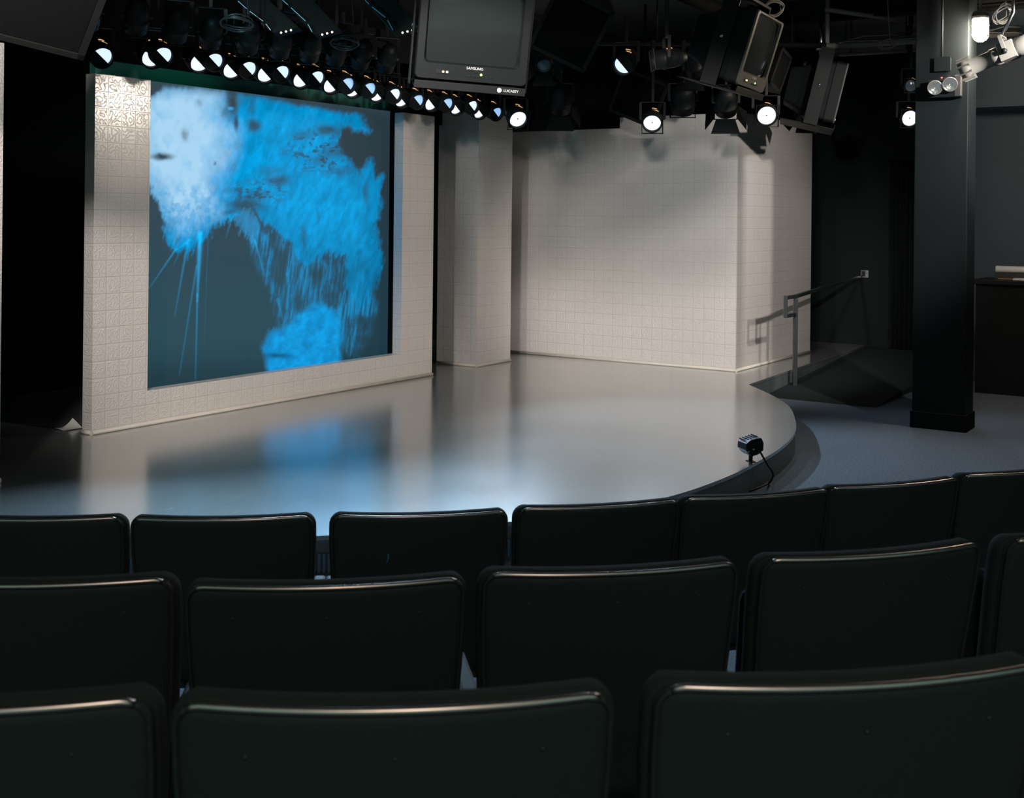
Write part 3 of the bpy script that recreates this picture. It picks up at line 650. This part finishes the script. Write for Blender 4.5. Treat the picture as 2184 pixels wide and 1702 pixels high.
# ================================================================== OVERHEAD
def television(mtx, label, bez='plastic', W_=.66, H_=.54, D_=.47):
    t = empty('television', mtx, label, 'television', 'box televisions hanging over the stage')
    # cabinet: rings of rounded rectangles
    def ring(w, h, y, zc, r, n=6):
        out = []
        for cx_, cz_, a0_ in ((w/2-r, h/2-r, 0), (-w/2+r, h/2-r, 90), (-w/2+r, -h/2+r, 180), (w/2-r, -h/2+r, 270)):
            for k_ in range(n):
                a_ = math.radians(a0_+90*k_/(n-1)); out.append((cx_+r*math.cos(a_), y, zc+cz_+r*math.sin(a_)))
        return out
    zc = H_/2; S = [ring(W_, H_, .012, zc, .03), ring(W_, H_, .10, zc, .03), ring(W_*.97, H_*.97, .105, zc, .03), ring(W_*.95, H_*.95, .22, zc, .03), ring(W_*.72, H_*.70, .36, zc, .04), ring(W_*.6, H_*.58, D_, zc, .04)]
    s = MB(); n = 24; vs = [v for r in S for v in r]
    fs = [(i*n+k, i*n+(k+1) % n, (i+1)*n+(k+1) % n, (i+1)*n+k) for i in range(len(S)-1) for k in range(n)]+[tuple((len(S)-1)*n+k for k in range(n))]
    s.add(vs, fs).build('cabinet', 'plastic', t)
    # bezel with opening
    iw, ih, zo = W_*.83, H_*.755, zc+H_*.075
    outr = ring(W_, H_, .012, zc, .03); out2 = ring(W_*.985, H_*.98, 0, zc, .028); in1 = ring(iw+.02, ih+.02, 0.0, zo, .03); in2 = ring(iw, ih, .02, zo, .03)
    vs = outr+out2+in1+in2; fs = [(i*n+k, (i+1)*n+k, (i+1)*n+(k+1) % n, i*n+(k+1) % n) for i in range(3) for k in range(n)]
    MB().add(vs, fs).build('bezel', bez, t)
    g = 16; vs = []
    for jj in range(g+1):
        for ii in range(g+1):
            uu, vv = -1+2*ii/g, -1+2*jj/g; vs.append((uu*iw/2, .0+.028*(uu*uu+vv*vv)/2+.004, zo+vv*ih/2))
    MB().add(vs, [(a_, a_+1, a_+g+2, a_+g+1) for jj in range(g) for a_ in range(jj*(g+1), jj*(g+1)+g)], True).build('picture_tube', 'tube', t)
    for k_ in range(6):
        MB().box((-.02+k_*.026, -.004, .034), (-.002+k_*.026, .004, .044)).build('button', 'button', t, .001)
    MB().box((-.205, -.004, .038), (-.125, .004, .062)).build('input_flap', 'button', t, .002)
    for x_, m_, z_ in ((-.165, 'amber', .05), (-.142, 'paleled', .05), (.06, 'palegreen', .05)):
        MB().lathe([(0, -.007), (.006, -.006), (.008, -.002)], 12, Matrix.Translation((x_, 0, z_))).build('indicator', m_, t)
    text('SAMSUNG', .022, 'letter', t, Matrix.Translation((.02, -.001, .083)), 'maker_lettering')
    return t
def bracket(mtx, label, top_z, side=1, mark=None, off=.22):
    b = empty('television_bracket', mtx, label, 'bracket', 'television brackets overhead')
    MB().box((-.33, -.01, -.055), (.33, .46, -.045)).box((-.33, -.012, -.055), (.33, -.006, -.008)).build('tray', 'blackmetal', b, .003)
    for sx in (-1, 1):
        MB().box((sx*.352-.006, .14, -.05), (sx*.352+.006, .26, .62)).build('side_arm', 'blackmetal', b, .002)
        MB().lathe([(.0, -.004), (.012, -.003), (.014, .003)], 12, Matrix.Translation((sx*.36, .20, .3)) @ Matrix.Rotation(sx*math.pi/2, 4, 'Z')).build('bolt', 'steel', b)
    MB().box((-.36, .14, .61), (.36, .26, .63)).build('top_bar', 'blackmetal', b, .002)
    iv = mtx.inverted(); c_ = mtx @ Vector((0, .2, .62)); MB().tube([iv @ c_, iv @ Vector((c_.x, c_.y, 3.61))], .02, 12).build('pole', 'pipe', b)
    if mark:
        text('LUCASEY', .022, 'letter', b, Matrix.Translation((.245, -.0135, -.03)), 'maker_lettering')
        MB().lathe([(0, -.0015), (.013, -.0012), (.014, 0)], 16, Matrix.Translation((.175, -.012, -.03))).build('round_emblem', 'letter', b)
    return b
m1 = Matrix.Translation(aty(1003, 176, 7.0)) @ rot(7, 12, 3.5)
television(m1, 'large dark box television facing the camera at the top centre'); bracket(m1 @ Matrix.Translation((0, 0, 0)), 'black bracket carrying the television at the top centre', 3.6, mark=True)
m2 = Matrix.Translation(aty(1600, 190, 8.6)) @ rot(62, 17, 0)
television(m2, 'box television turned to the right with a pale lamplit front frame', 'plastic_lit'); bracket(m2, 'black bracket carrying the television with a pale lamplit front frame', 3.6)
m3 = Matrix.Translation(aty(1776, 270, 10.6)) @ rot(77, 13, 0)
television(m3, 'box television furthest right, turned almost edge on', 'plastic_lit'); bracket(m3, 'black bracket carrying the edge-on television furthest right', 3.6)

def speaker(mtx, w_, h_, dp, label, rimc='cabinet'):
    t = empty('loudspeaker', mtx, label, 'speaker')
    bw_ = .7
    vs = [(-w_/2, 0, -h_/2), (w_/2, 0, -h_/2), (w_/2, 0, h_/2), (-w_/2, 0, h_/2), (-w_/2*bw_, dp, -h_/2), (w_/2*bw_, dp, -h_/2), (w_/2*bw_, dp, h_/2), (-w_/2*bw_, dp, h_/2)]
    MB().add(vs, [(0,1,2,3),(7,6,5,4),(0,4,5,1),(1,5,6,2),(2,6,7,3),(3,7,4,0)]).build('enclosure', 'cabinet', t, .006)
    k_ = .03; MB().box((-w_/2+k_, -.012, -h_/2+k_), (w_/2-k_, 0.0, h_/2-k_)).build('grille', 'grille', t, .004)
    s = MB()
    for (x0, x1, z0, z1) in ((-w_/2, w_/2, h_/2-k_, h_/2), (-w_/2, w_/2, -h_/2, -h_/2+k_), (-w_/2, -w_/2+k_, -h_/2, h_/2), (w_/2-k_, w_/2, -h_/2, h_/2)):
        s.box((x0, -.02, z0), (x1, .002, z1))
    s.build('rim', 'cabinet', t)
    c_ = mtx @ Vector((0, dp*.6, 0)); iv = mtx.inverted()
    s = MB().tube([iv @ c_, iv @ Vector((c_.x, c_.y, 3.61))], .014); s.build('hanger', 'blackmetal', t)
    return t
speaker(Matrix.Translation(aty(1218, 62, 8.8)) @ rot(-6, 24, 27), .47, .52, .42, 'black loudspeaker hanging tilted just right of the front television')
speaker(Matrix.Translation(aty(52, 8, 5.2)) @ rot(18, 48, 16), .62, .44, .4, 'black loudspeaker in the top left corner')
speaker(Matrix.Translation(aty(1362, 208, 10.9)) @ rot(-20, 20, 24), .45, .45, .4, 'dark loudspeaker hanging above the middle of the tiled set wall')
speaker(Matrix.Translation(aty(1662, 150, 9.9)) @ rot(50, 10, 20), .22, .34, .2, 'small grey loudspeaker peeking out behind the pale-framed television')

# ---- stage lamps
def aim_mtx(loc, aim, roll=0):
    d = (Vector(aim)-Vector(loc)).normalized(); up = Vector((0, 0, 1))
    x = (-d).cross(up); x = (up.cross(-d)).normalized()*1.0
    y = -d; x = y.cross(up).normalized()*1.0; z = x.cross(y).normalized()
    return Matrix(((x.x, y.x, z.x, 0), (x.y, y.y, z.y, 0), (x.z, y.z, z.z, 0), (0, 0, 0, 1))) @ Matrix.Rotation(roll, 4, 'Y')
def lamp(loc, aim, pipe_z, label, group=None, lens='lens_hot', r=.065, L=.2, shield=None, doors=False, warm_glints=True, cat_='stage light', clamp=True, name='stage_light'):
    """loc = centre of the lens; the housing runs back from it"""
    t = empty(name, Matrix.Translation(loc), label, cat_, group)
    mt = aim_mtx(loc, aim)
    R1 = r*1.14
    s = MB().lathe([(r*.99, 0.0), (r*1.02, -.035), (R1, -.035), (R1, .03), (R1*1.08, .034), (R1*1.08, .05), (R1, .054), (R1, L*.55), (R1*.82, L*.8), (R1*.5, L), (0, L)], 26, mt)
    s.build('housing', 'blackmetal', t)
    MB().lathe([(0, -.006), (r*.5, -.004), (r*.99, .004)], 26, mt).build('lens', lens, t)
    if lens == 'lens_hot' and not shield: MB().lathe([(0, -.009), (.005, -.008), (.006, -.004)], 10, mt).build('lens_hub', 'button', t)
    if shield:
        pass
        MB().add([mt @ Vector((r*1.03*math.cos(shield+math.pi*k_/14), yy, r*1.03*math.sin(shield+math.pi*k_/14))) for yy in (-.022, -.018) for k_ in range(15)], [tuple(range(14, -1, -1)), tuple(range(15, 30))]+[(k_, (k_+1) % 15, 15+(k_+1) % 15, 15+k_) for k_ in range(15)]).build('glare_shield', 'black', t)
    fr = MB().box((-R1*1.05, -.042, -R1*1.06), (R1*1.05, -.036, -R1*.99), mt).box((-R1*1.05, -.042, R1*.99), (R1*1.05, -.036, R1*1.06), mt).box((-R1*1.06, -.042, -R1*1.06), (-R1*.99, -.036, R1*1.06), mt).box((R1*.99, -.042, -R1*1.06), (R1*1.12, -.036, R1*1.06), mt)
    if shield is None: fr.build('gel_frame', 'blackmetal', t)
    if doors:
        for a_ in range(4):
            mm = mt @ Matrix.Rotation(a_*math.pi/2, 4, 'Y') @ Matrix.Translation((0, -.042, R1*1.06)) @ Matrix.Rotation(math.radians(50), 4, 'X')
            MB().add([mm @ Vector(v) for v in ((-R1*.9, 0, 0), (R1*.9, 0, 0), (R1*1.35, 0, R1*1.3), (-R1*1.35, 0, R1*1.3), (-R1*.9, .003, 0), (R1*.9, .003, 0), (R1*1.35, .003, R1*1.3), (-R1*1.35, .003, R1*1.3))], [(0,1,2,3),(7,6,5,4),(0,4,5,1),(1,5,6,2),(2,6,7,3),(3,7,4,0)]).build('barn_door', 'black', t)
    if warm_glints:
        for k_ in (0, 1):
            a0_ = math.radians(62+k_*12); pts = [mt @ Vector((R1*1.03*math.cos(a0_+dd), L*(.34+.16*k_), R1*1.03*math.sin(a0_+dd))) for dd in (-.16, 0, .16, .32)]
            MB().tube(pts, .0028, 6).build('painted_glint', 'slot', t)  # glowing arcs in place of warm reflections
    # yoke
    s = MB(); ys = R1+.018; cz_ = .15
    for sx in (-1, 1): s.bar(mt @ Vector((sx*(R1-.005), L*.3, 0)), mt @ Vector((sx*ys, L*.3, 0)), .012); 
    q1 = mt @ Vector((-ys, L*.3, 0)); q2 = mt @ Vector((ys, L*.3, 0)); mid = (q1+q2)/2
    s.bar(q1, q1+Vector((0, 0, cz_)), .022, .005).bar(q2, q2+Vector((0, 0, cz_)), .022, .005).bar(q1+Vector((0, 0, cz_)), q2+Vector((0, 0, cz_)), .022, .005)
    s.build('yoke', 'blackmetal', t)
    if clamp:
        top = Vector((mid.x, mid.y, mid.z+cz_)); zt = pipe_z-loc.z
        s = MB().box((-.012, -.018, 0), (.012, .018, max(.03, zt-top.z-.02)), Matrix.Translation(top)); s.bar((top.x, top.y, zt-.03), (top.x, top.y, zt+.045), .03, .05)
        s.build('clamp', 'blackmetal', t, .002)
    return t, mid
# pipe parallel to the screen; positions read off along it
PBb = 5.95
pzs = []
A_px = [(323, 121), (425, 132), (494, 147), (566, 156), (641, 168), (705, 180), (752, 189), (804, 199), (856, 211), (919, 219), (973, 228), (1022, 237)]
B_px = [(216, 120), (345, 118), (455, 130), (527, 147), (598, 155), (673, 166), (738, 180), (785, 190), (838, 202), (888, 215), (951, 222), (1004, 227), (1056, 241)]
aim0 = Vector((1.7, -2.6, -1.5))
PIPEZ = 3.02
ords = ['first', 'second', 'third', 'fourth', 'fifth', 'sixth', 'seventh', 'eighth', 'ninth', 'tenth', 'eleventh', 'twelfth', 'thirteenth']
protoA = None; apos = []
for i, (x, y) in enumerate(A_px):
    p = onb(x, y, PBb); apos.append(p)
    if protoA is None:
        protoA, _ = lamp(p, p+aim0, PIPEZ, '', 'upstage row of lit lamps over the screen', 'lens_hot', .064, .2, shield=-.72); t = protoA
    else: t = copy_tree(protoA); t.location = p
    t['label'] = 'white glowing stage lamp, %s from the left in the bright row above the screen' % ords[i]
protoB = None
BB = PBb-.08
for i, (x, y) in enumerate(B_px):
    p = onb(x, y, BB)
    if protoB is None:
        protoB, _ = lamp(p, p+aim0, PIPEZ, '', 'second row of pale lamps over the screen', 'lens_pale', .060, .2, shield=math.pi-.72); t = protoB
    else: t = copy_tree(protoB); t.location = p
    if i >= 6 and i not in (8, 11):
        for k_ in [c for c in C.objects if c.parent == t and c.name.startswith('lens')]:
            me2 = k_.data.copy(); me2.materials[0] = M['lens_cool']; k_.data = me2
    t['label'] = ('bluish' if i >= 6 and i not in (8, 11) else 'pale')+' glowing stage lamp, %s from the left in the row just behind the brightest lamps' % ords[i]
pz0 = AB(apos[0]).z; off0 = AB(mid0 := (apos[0])) 
o = MB().tube([W(2.2, PBb+.06, PIPEZ+.03), W(10.0, PBb+.06, PIPEZ+.03)], .024, 12).build('lighting_pipe', 'blackmetal'); tag(o, 'black lighting pipe over the screen carrying the row of lamps', 'pipe')
o2 = MB().tube([W(2.2, BB+.06, PIPEZ+.03), W(10.0, BB+.06, PIPEZ+.03)], .024, 12).build('lighting_pipe', 'blackmetal'); tag(o2, 'black lighting pipe just behind the front lamp pipe', 'pipe')
for po_, bb_ in ((o, PBb+.06), (o2, BB+.06)):
    for a_ in (3.2, 5.6, 7.9, 9.8): MB().tube([W(a_, bb_, PIPEZ+.05), W(a_, bb_, 3.62)], .008, 6).build('drop_rod', 'blackmetal', po_)
# upper row of unlit lamps with copper-warm painted glints, higher and nearer
U_px = [(186, 42), (290, 52), (375, 70), (448, 84), (528, 96), (596, 106), (660, 114), (715, 122), (768, 130), (822, 138)]
protoU = None
for i, (x, y) in enumerate(U_px):
    p = onb(x, y, PBb-.42)
    if protoU is None:
        protoU, _ = lamp(p, p+Vector((-.4, .9, -.9)), 3.30, '', 'unlit lamps facing the screen', 'lens_dark', .06, .18, warm_glints=True); t = protoU
    else: t = copy_tree(protoU); t.location = p
    t['label'] = 'black unlit stage lamp with warm painted glints, %s from the left in the upper row' % ords[i]
o = MB().tube([W(2.2, PBb-.52, 3.33), W(10.0, PBb-.52, 3.33)], .024, 12).build('lighting_pipe', 'blackmetal'); tag(o, 'black upper lighting pipe above the unlit lamps', 'pipe')
for a_ in (3.2, 5.6, 7.9, 9.8): MB().tube([W(a_, PBb-.52, 3.35), W(a_, PBb-.52, 3.62)], .008, 6).build('drop_rod', 'blackmetal', o)
# backlights facing the audience
def faced(x, y, D, aim, label, lens='lens_hot', r=.075, doors=False, pz=3.1, L=.22, shield=None):
    p = aty(x, y, D); t, _ = lamp(p, aim, pz, label, None, lens, r, L, doors=doors, shield=shield); return p
b1p = faced(1104, 253, 10.2, (1.2, 6.2, .3), 'bright round stage lamp above the gap right of the tiled column')
b2p = faced(1391, 261, 10.2, (.6, 6, .3), 'bright round stage lamp above the middle of the tiled set wall')
b3p = faced(1635, 246, 9.6, (1.4, 3, .8), 'bright round stage lamp above the right end of the tiled set wall')
b4p = faced(1940, 252, 11.4, (3.0, 3, .6), 'bright round stage lamp hanging low beside the pillar', pz=3.45)
faced(1943, 182, 10.9, (2.4, 3, 1.2), 'unlit round lamp with a bluish lens beside the emergency light', 'lens_dark', .055, pz=3.45, L=.1)
faced(1330, 138, 9.0, (-1.0, 5, .4), 'half lit stage lamp right of the tilted loudspeaker', 'lens_pale', .07, shield=-1.0)
faced(1456, 228, 10.3, (1.6, 12, .6), 'black unlit stage lamp silhouetted against the top of the tiled set wall', 'lens_dark', .09)
faced(1548, 232, 10.1, (2.2, 12, .6), 'black unlit stage lamp in front of the corner of the tiled set wall', 'lens_dark', .08, doors=True)
faced(1195, 228, 10.3, (.5, 12, .6), 'black unlit stage lamp above the left part of the tiled set wall', 'lens_dark', .08, doors=True)
faced(1712, 246, 11.2, (2.6, 12, .9), 'black unlit stage lamp left of the edge-on television', 'lens_dark', .07, doors=True)
faced(1480, 150, 9.7, (2.0, 12, .6), 'grey unlit lamp with blue gel behind the pale-framed television', 'lens_cool', .06, doors=True)
faced(1160, 140, 9.3, (.6, 5, .6), 'dark lamp with blue straps under the tilted loudspeaker', 'lens_dark', .06, doors=True)
pipes = [((1040, 205, 10.35), (1760, 215, 10.35), .024, 'black lighting pipe crossing above the tiled set wall')]
for (p_, q_, r_p, lb) in pipes:
    a_ = aty(*p_); b_ = aty(*q_); a_.z = b_.z = 3.13; o = MB().tube([a_, b_], r_p, 12).build('lighting_pipe', 'blackmetal'); tag(o, lb, 'pipe')
    for k_ in (.1, .5, .9): c_ = a_.lerp(b_, k_); MB().tube([c_, (c_.x, c_.y, 3.62)], .008, 6).build('drop_rod', 'blackmetal', o)
gp_ = aty(1403, 127, 8.15); gaim = Vector((-2.5, 7.85, 2.25))
lamp(gp_, gaim, 3.13, 'added black lamp body seen from the side, aimed left at the top of the screen surround', lens='lens_hot', r=.06)  # body added for the glare spot below
spot('post_glare_helper', gp_+(gaim-gp_).normalized()*.08, gaim, 170, (1, .90, .78), 20, 1.0, .06)  # added spot that brightens the left post top and makes its glare
# actual beams of the lit lamps
for (p_, aim, en, an) in ((b1p, (1.7, 7.2, 0), 400, 75), (b2p, (.2, 6.3, 0), 110, 70), (b3p, (2.4, 6, 0), 50, 60), (b4p, (3.2, 7.4, 0), 60, 70)):
    p_ = Vector(p_); dd = (Vector(aim)-p_).normalized(); spot('back_light', p_+dd*.09, aim, en, (.62, .80, 1), an, .7, .05)
for i, (tx, ty, en) in ((1, (-1.9, 5.1, 520)), (4, (-1.1, 5.0, 560)), (7, (-.3, 5.0, 560)), (10, (.6, 5.6, 420))):
    p_ = apos[i]+aim0.normalized()*.1; spot('row_light', p_, (tx, ty, .16), en, (.50, .76, 1), 44, 1.0, .05)

# ---- ellipsoidal spotlight, right edge
q0 = aty(2050, 152, 7.7); q1 = aty(2170, 102, 7.5); ax = (q1-q0).normalized()
em = Matrix.Translation(q0) @ ax.to_track_quat('Y', 'Z').to_matrix().to_4x4()
es = empty('ellipsoidal_spotlight', em, 'pale grey finned spotlight on a clamp at the top right beside the glowing work lamp', 'stage light')
MB().lathe([(.058, 0), (.062, .0), (.064, .05), (.05, .06), (.05, .20), (.058, .205), (.058, .26), (.046, .27)], 22, None).build('lens_barrel', 'cream', es)
MB().lathe([(0, .01), (.055, .012)], 22).build('lens', 'lens_dark', es)
s = MB()
for k_ in range(9):
    a_ = math.pi*2*k_/9; s.box((-.003, -.005, .05), (.003, .075, .078), Matrix.Rotation(a_, 4, 'Y'))
s.build('cooling_fins', 'cream', es)
MB().box((-.06, .255, -.055), (.06, .36, .06)).lathe([(.055, .36), (.065, .38), (.065, .47), (.045, .52), (0, .52)], 20).build('lamp_house', 'cream', es, .004)
MB().box((-.075, .29, -.012), (-.066, .315, .11)).box((.066, .29, -.012), (.075, .315, .11)).box((-.075, .29, .10), (.075, .315, .11)).build('yoke', 'cream', es, .002)
MB().tube([(.0, .3, .105), (.0, .42, .22), (0, .5, .45)], .012).build('clamp', 'steel', es)
MB().lathe([(0, -.012), (.016, -.01), (.018, .012), (0, .014)], 12, Matrix.Translation((.075, .3, 0)) @ Matrix.Rotation(math.pi/2, 4, 'Z')).build('knob', 'blackmetal', es)

# ---- structure of the ceiling at the right
def pipe_px(p, q, r, m, nm, lb, cat_='pipe', rods=True):
    a_ = aty(*p); b_ = aty(*q); o = MB().tube([a_, b_], r, 14).build(nm, m); tag(o, lb, cat_)
    if rods:
        for k_ in (.15, .85):
            c_ = a_.lerp(b_, k_)
            if c_.z < 3.55: MB().tube([c_, (c_.x, c_.y, 3.62)], .006, 6).build('hanger_rod', 'blackmetal', o)
    return o
pipe_px((1740, 101, 10.6), (2170, 72, 10.6), .030, 'pipe', 'sprinkler_pipe', 'grey pipe running level behind the glowing work lamp')
pipe_px((1455, -12, 9.8), (1735, 108, 11.6), .062, 'duct', 'round_duct', 'dark round duct sloping down behind the pale-framed television', 'duct')
pipe_px((1751, 45, 10.8), (1751, 125, 10.8), .017, 'steel', 'support_pole', 'short bright steel pole above the edge-on television', 'pole', False)
pipe_px((1790, 118, 11.6), (1957, 108, 11.6), .014, 'pipe', 'conduit', 'thin conduit left of the upper pillar', 'conduit')
pipe_px((1760, 20, 10.5), (1910, 42, 10.5), .02, 'pipe', 'conduit', 'conduit sloping under the ceiling left of the big beam', 'conduit')
for i, dz in enumerate((0, .022, .045, .07)):
    pts = []
    for k_ in range(22):
        t = k_/21; p = aty(1790+390*t, 92-24*t, 10.5); pts.append(p+Vector((0, .02*i, dz+.012*math.sin(t*17+i*2.1)+.006*math.sin(t*41+i))))
    tag(MB().tube(pts, .006, 6).build('overhead_cable', 'rail' if i % 2 else 'pipe'), ['lowest', 'second lowest', 'second highest', 'highest'][i]+' cable of the bundle lying on the level grey pipe', 'cable')
bA, bB = aty(1600, 58, 11.2), aty(2300, 14, 9.6); bA.z = bB.z = 3.42
o = MB().bar(bA, bB, .12, .012).bar(bA+Vector((0, 0, .1)), bB+Vector((0, 0, .1)), .012, .2).bar(bA+Vector((0, 0, .19)), bB+Vector((0, 0, .19)), .12, .012).build('steel_beam', 'duct'); tag(o, 'dark steel beam under the ceiling at the top right', 'beam')
struct(rbox('trim_2', 'ceil', 12.2, 12.45, -3, 4.1, 3.35, 3.62))
for k_, (x0, y0, x1, y1, D) in enumerate(((380, 8, 560, 45, 7.4), (560, 60, 900, 108, 8.1))):
    a_ = aty(x0, y0, D); b_ = aty(x1, y1, D+.9); o = MB().bar(a_, b_, .05, .22).build('dark_duct', 'duct'); tag(o, ['flat dark duct above the left stage lamps', 'flat dark duct left of the front television'][k_], 'duct')
    for t in (.2, .8): c_ = a_.lerp(b_, t); MB().tube([c_, (c_.x, c_.y, 3.62)], .006, 6).build('hanger_rod', 'blackmetal', o)
# coils of cable
def coil(x, y, D, R_, n, m, lb, tilt=(20, 70, 0)):
    c_ = aty(x, y, D); mt = Matrix.Translation(c_) @ rot(*tilt); pts = []
    for k_ in range(n*18):
        a_ = 2*math.pi*k_/18; pts.append(mt @ Vector(((R_+.012*math.sin(k_*.7))*math.cos(a_), .006*math.sin(k_*.31)*3, R_*.8*math.sin(a_)+.01*math.sin(k_*.23))))
    pts.append(Vector((c_.x, c_.y, 3.6)))
    tag(MB().tube(pts, .005, 6).build('cable_coil', m), lb, 'cable')
coil(1650, 18, 9.4, .075, 5, 'pipe', 'coiled pale cable above the pale-framed television', (10, 10, 0))
coil(505, 50, 7.0, .09, 4, 'rail', 'coiled dark cable above the left stage lamps')
coil(735, 92, 8.0, .09, 4, 'rail', 'coiled dark cable left of the front television')
coil(2140, 30, 8.0, .08, 5, 'cream', 'tangled pale cable at the top right corner', (40, 30, 0))
coil(1890, 95, 10.2, .07, 3, 'pipe', 'loose cable loop under the beam left of the pillar')
# louvres, cyan light on their edges put into the strip colour
def louvre(pts, D, lb):
    w_ = [aty(x, y, D) for x, y in pts]; c_ = w_[0]
    t = empty('gel_scroller', Matrix.Translation(c_), lb, 'stage light')
    n_ = len(w_)-1
    for i in range(n_):
        a_ = w_[i]-c_; b_ = w_[i+1]-c_; dd = (b_-a_).normalized()*.012
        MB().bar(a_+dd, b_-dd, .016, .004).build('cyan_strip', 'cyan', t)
    a_ = w_[0]-c_; b_ = w_[-1]-c_; mid = (a_+b_)/2
    MB().add([a_+Vector((0, .03, 0)), b_+Vector((0, .03, 0)), b_+Vector((.15, .06, .04)), a_+Vector((.15, .06, .04)), a_+Vector((0, .22, 0)), b_+Vector((0, .22, 0)), b_+Vector((.15, .22, .04)), a_+Vector((.15, .22, .04))], [(0,1,2,3),(7,6,5,4),(0,4,5,1),(1,5,6,2),(2,6,7,3),(3,7,4,0)]).build('housing', 'black', t)
    e_ = b_+Vector((.02, .05, .0))
    for k_ in range(3): MB().lathe([(0, -.006), (.006, -.005), (.007, 0)], 10, Matrix.Translation(e_+Vector((.03+.03*k_, -.02, .008*k_)))).build('indicator', 'paleled', t)
    MB().tube([mid+Vector((.1, .14, .03)), Vector((mid.x+.1, mid.y+.14, 3.62-c_.z))], .01).build('hanger', 'blackmetal', t)
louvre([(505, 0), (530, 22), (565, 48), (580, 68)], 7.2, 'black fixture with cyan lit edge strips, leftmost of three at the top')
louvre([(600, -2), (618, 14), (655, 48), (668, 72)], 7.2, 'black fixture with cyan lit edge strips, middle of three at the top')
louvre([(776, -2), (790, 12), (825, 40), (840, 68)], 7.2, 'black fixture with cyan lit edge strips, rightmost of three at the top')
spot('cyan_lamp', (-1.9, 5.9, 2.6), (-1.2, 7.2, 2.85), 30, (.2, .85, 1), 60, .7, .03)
